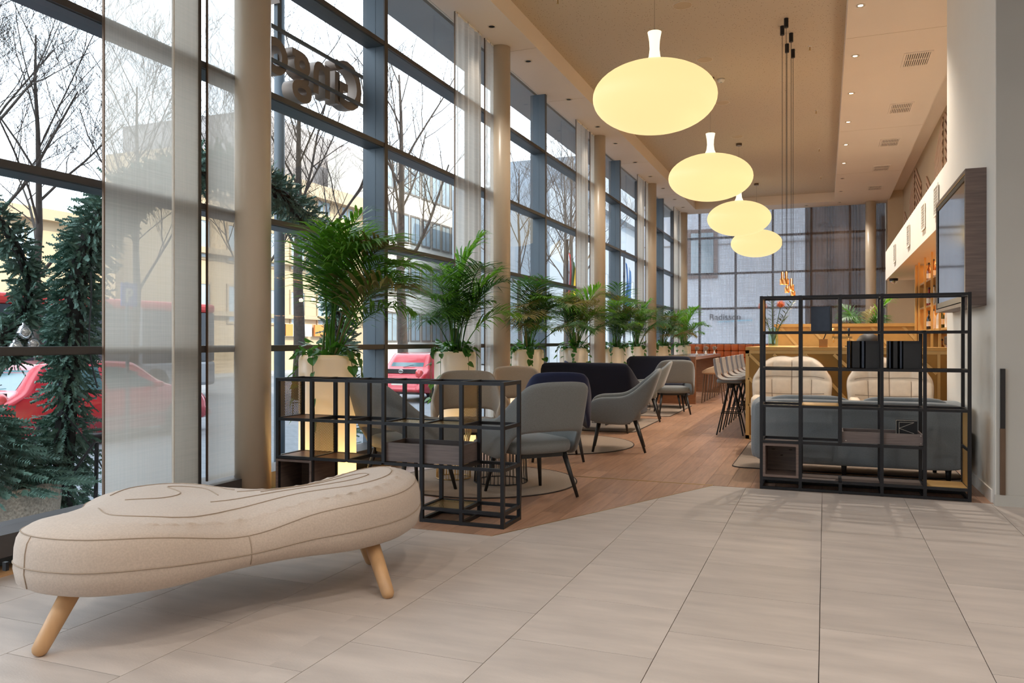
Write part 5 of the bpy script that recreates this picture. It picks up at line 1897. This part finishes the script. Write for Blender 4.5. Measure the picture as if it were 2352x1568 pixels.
TR = [('slim bare tree at the far left behind the garland', -15.5, 7.4, 9.5, .12, 1), ('bare tree behind the garland, second from the left edge', -15.0, 8.9, 10.5, .14, 2), ('bare tree behind the garland, third from the left edge', -15.8, 10.6, 10.0, .13, 3),
      ('bare tree behind the garland beside the linen panel', -15.2, 11.9, 9.0, .12, 4), ('bare tree behind the wide linen panel', -15.0, 14.0, 8.5, .12, 5),
      ('big bare tree behind the first palm and facade letters', -14.5, 19.6, 11.0, .20, 6), ('bare tree leaning beside the big one behind the palm', -15.2, 18.3, 9.0, .13, 7), ('tall bare tree between the blue mullion and second palm', -14.0, 25.0, 12.5, .22, 8),
      ('thin bare tree seen right of the second column', -13.5, 35.5, 11.0, .14, 9), ('bare tree before the grey concrete building', -14.0, 45.0, 14.0, .2, 10), ('another bare tree by the grey concrete building', -15.5, 49.0, 14.0, .2, 12)]
for l_, x, y, h, r_, sd_ in TR:
    bare_tree(l_, x, y, h, r_, sd_)

# ---------------------------------------------------------------- buildings
WP = mat('far_window_pane', (150, 164, 172), .12, spec=.8, var=.15, scale=.8)


def building(name, label, X, y0, y1, ztop, body, frame, rows, cols, depth=12, wz=1.7, ww=1.3, z0=1.3, dz=3.3, cornice=(), faceY=False):
    t = thing(name, label, 'building', (X, y0, GZ))
    Ly = y1 - y0
    MB().box(-depth, 0, 0, Ly, 0, ztop - GZ).build('wall', body, t)
    fm = MB().box(-.08, .06, -ww / 2 - .12, ww / 2 + .12, -.12, 0).box(-.08, .05, -ww / 2 - .12, -ww / 2, 0, wz).box(-.08, .05, ww / 2, ww / 2 + .12, 0, wz).box(-.08, .05, -ww / 2 - .12, ww / 2 + .12, wz, wz + .14).box(-.02, .03, -.05, .05, 0, wz).mesh('window', frame)
    pn = MB().box(-.05, .01, -ww / 2, ww / 2, 0, wz).mesh('pane', WP)
    for r_ in range(rows):
        for c_ in range(cols):
            w = put('window', fm, t, (0.02, (c_ + .5) * Ly / cols, z0 + dz * r_ + .5))
            put('pane', pn, w)
    for z, h, d in cornice:
        MB().box(-.1, d, -.1, Ly + .1, z - GZ, z - GZ + h).build('cornice', frame, t)
    return t


CRE = mat('cream_render', (192, 170, 138), .8, var=.06, scale=.4); CRF = mat('cream_stone', (178, 158, 130), .8, var=.06, scale=.6)
WHI = mat('white_render', (214, 208, 198), .8, var=.04, scale=.4); GRY = mat('grey_render', (150, 144, 142), .85, var=.06, scale=.3); CON = mat('grey_concrete', (138, 146, 154), .85, var=.06, scale=.3)
DKF = mat('dark_window_frame', (110, 104, 98), .6, var=.05)
building('cream_building', 'sunlit cream building behind the leftmost bare trees', -33, 4, 29.8, 7.2, CRE, CRF, 2, 8, cornice=((6.7, .5, .5), (3.1, .25, .25)))
building('classical_building', 'cream classical building with cornices behind the first palm', -30, 31, 50.0, 11.0, CRE, CRF, 3, 7, wz=1.9, depth=5, z0=2.3, cornice=((10.2, .8, .7), (9.0, .3, .4), (5.8, .3, .4), (2.6, .25, .3)))
building('grey_block', 'plain grey rendered block rising behind the classical building', -36, 44, 62, 17.0, GRY, GRY, 0, 1)
wb = building('ribbon_window_building', 'white modern building with ribbon windows behind the second palm', -30, 51, 78, 15.5, WHI, DKF, 4, 15, depth=5, wz=2.0, ww=1.35, dz=3.8, cornice=((15.2, .4, .3),))
cb = building('concrete_building', 'pale grey concrete building at the far end of the street', -19, 56, 110, 13.0, CON, CON, 2, 5, depth=8, dz=4.5)
MB().box(-7, .8, 9, 54, 13.0 - GZ, 17 - GZ).build('upper_block', CON, cb)
so = mat('shop_orange', (232, 140, 70), .6, var=.04)
sb = thing('shop_sign', 'white and orange shop sign band on the classical building front', 'sign', (-29.75, 39.0, 1.55))
MB().box(-.08, .02, 0, 2.6, 0, .75).build('white_panel', M['paper'], sb)
MB().box(-.06, .04, 0, .7, .02, .73).build('orange_panel', so, sb); MB().box(-.06, .04, 2.9, 4.6, .02, .73).build('orange_panel', so, sb)
ps = thing('parking_sign', 'blue parking sign on a post seen through the linen panel', 'sign', (-10.7, 9.9, GZ))
MB().lathe([(.03, 0), (.03, 2.7)], 10).build('post', M['bluesteel'], ps)
MB().box(.03, .045, -.16, .16, 2.3, 2.68).build('plate', mat('sign_blue', (40, 90, 180), .5), ps)
me = text_mesh('P', .32, .004, .006); me.materials.clear(); me.materials.append(M['paper'])
o = put('letter', me, ps, (.05, -.09, 2.37)); o.rotation_euler = (PI / 2, 0, PI / 2)
eb = thing('neighbour_building', 'pale building right behind the back window wall, carrying the hotel sign', 'building', (0, 29.5, GZ))
MB().box(-6.5, 12, 0, 6, 0, 13).build('wall', mat('neighbour_render', (206, 208, 216), .8, var=.05, scale=.5), eb)
for (x, z, w, h) in ((-4.15, 4.9, .8, 1.5), (2.4, 5, 1.0, 1.6)):
    wo = MB().box(x - w / 2 - .14, x + w / 2 + .14, -.06, 0, z - h / 2 - .14, z + h / 2 + .14).build('window', mat('brown_frame', (128, 108, 100), .6), eb)
    MB().box(x - w / 2, x + w / 2, -.08, -.05, z - h / 2, z + h / 2).build('pane', WP, wo)
for z in (2.9, 5.2, 6.6):
    MB().box(-6.5, 12, -.03, 0, z, z + .04).build('joint', GRY, eb)
hs = thing('hotel_sign', 'hotel name lettering on the wall behind the back curtain', 'sign', (-3.90, 29.42, 2.02))
me = text_mesh('Radisson', .31, .01, 0)
me.materials.clear(); me.materials.append(mat('sign_letters', (34, 40, 52), .6))
o = put('lettering', me, hs); o.rotation_euler = (PI / 2, 0, 0)
MB().add([(.3, -.01, -.07), (1.5, -.01, .0), (1.5, -.01, -.035), (.3, -.01, -.085), (.3, .01, -.07), (1.5, .01, .0), (1.5, .01, -.035), (.3, .01, -.085)], [(0, 1, 2, 3), (7, 6, 5, 4), (0, 4, 5, 1), (1, 5, 6, 2), (2, 6, 7, 3), (3, 7, 4, 0)]).build('swoosh', mat('swoosh_blue', (120, 200, 226), .6), hs)
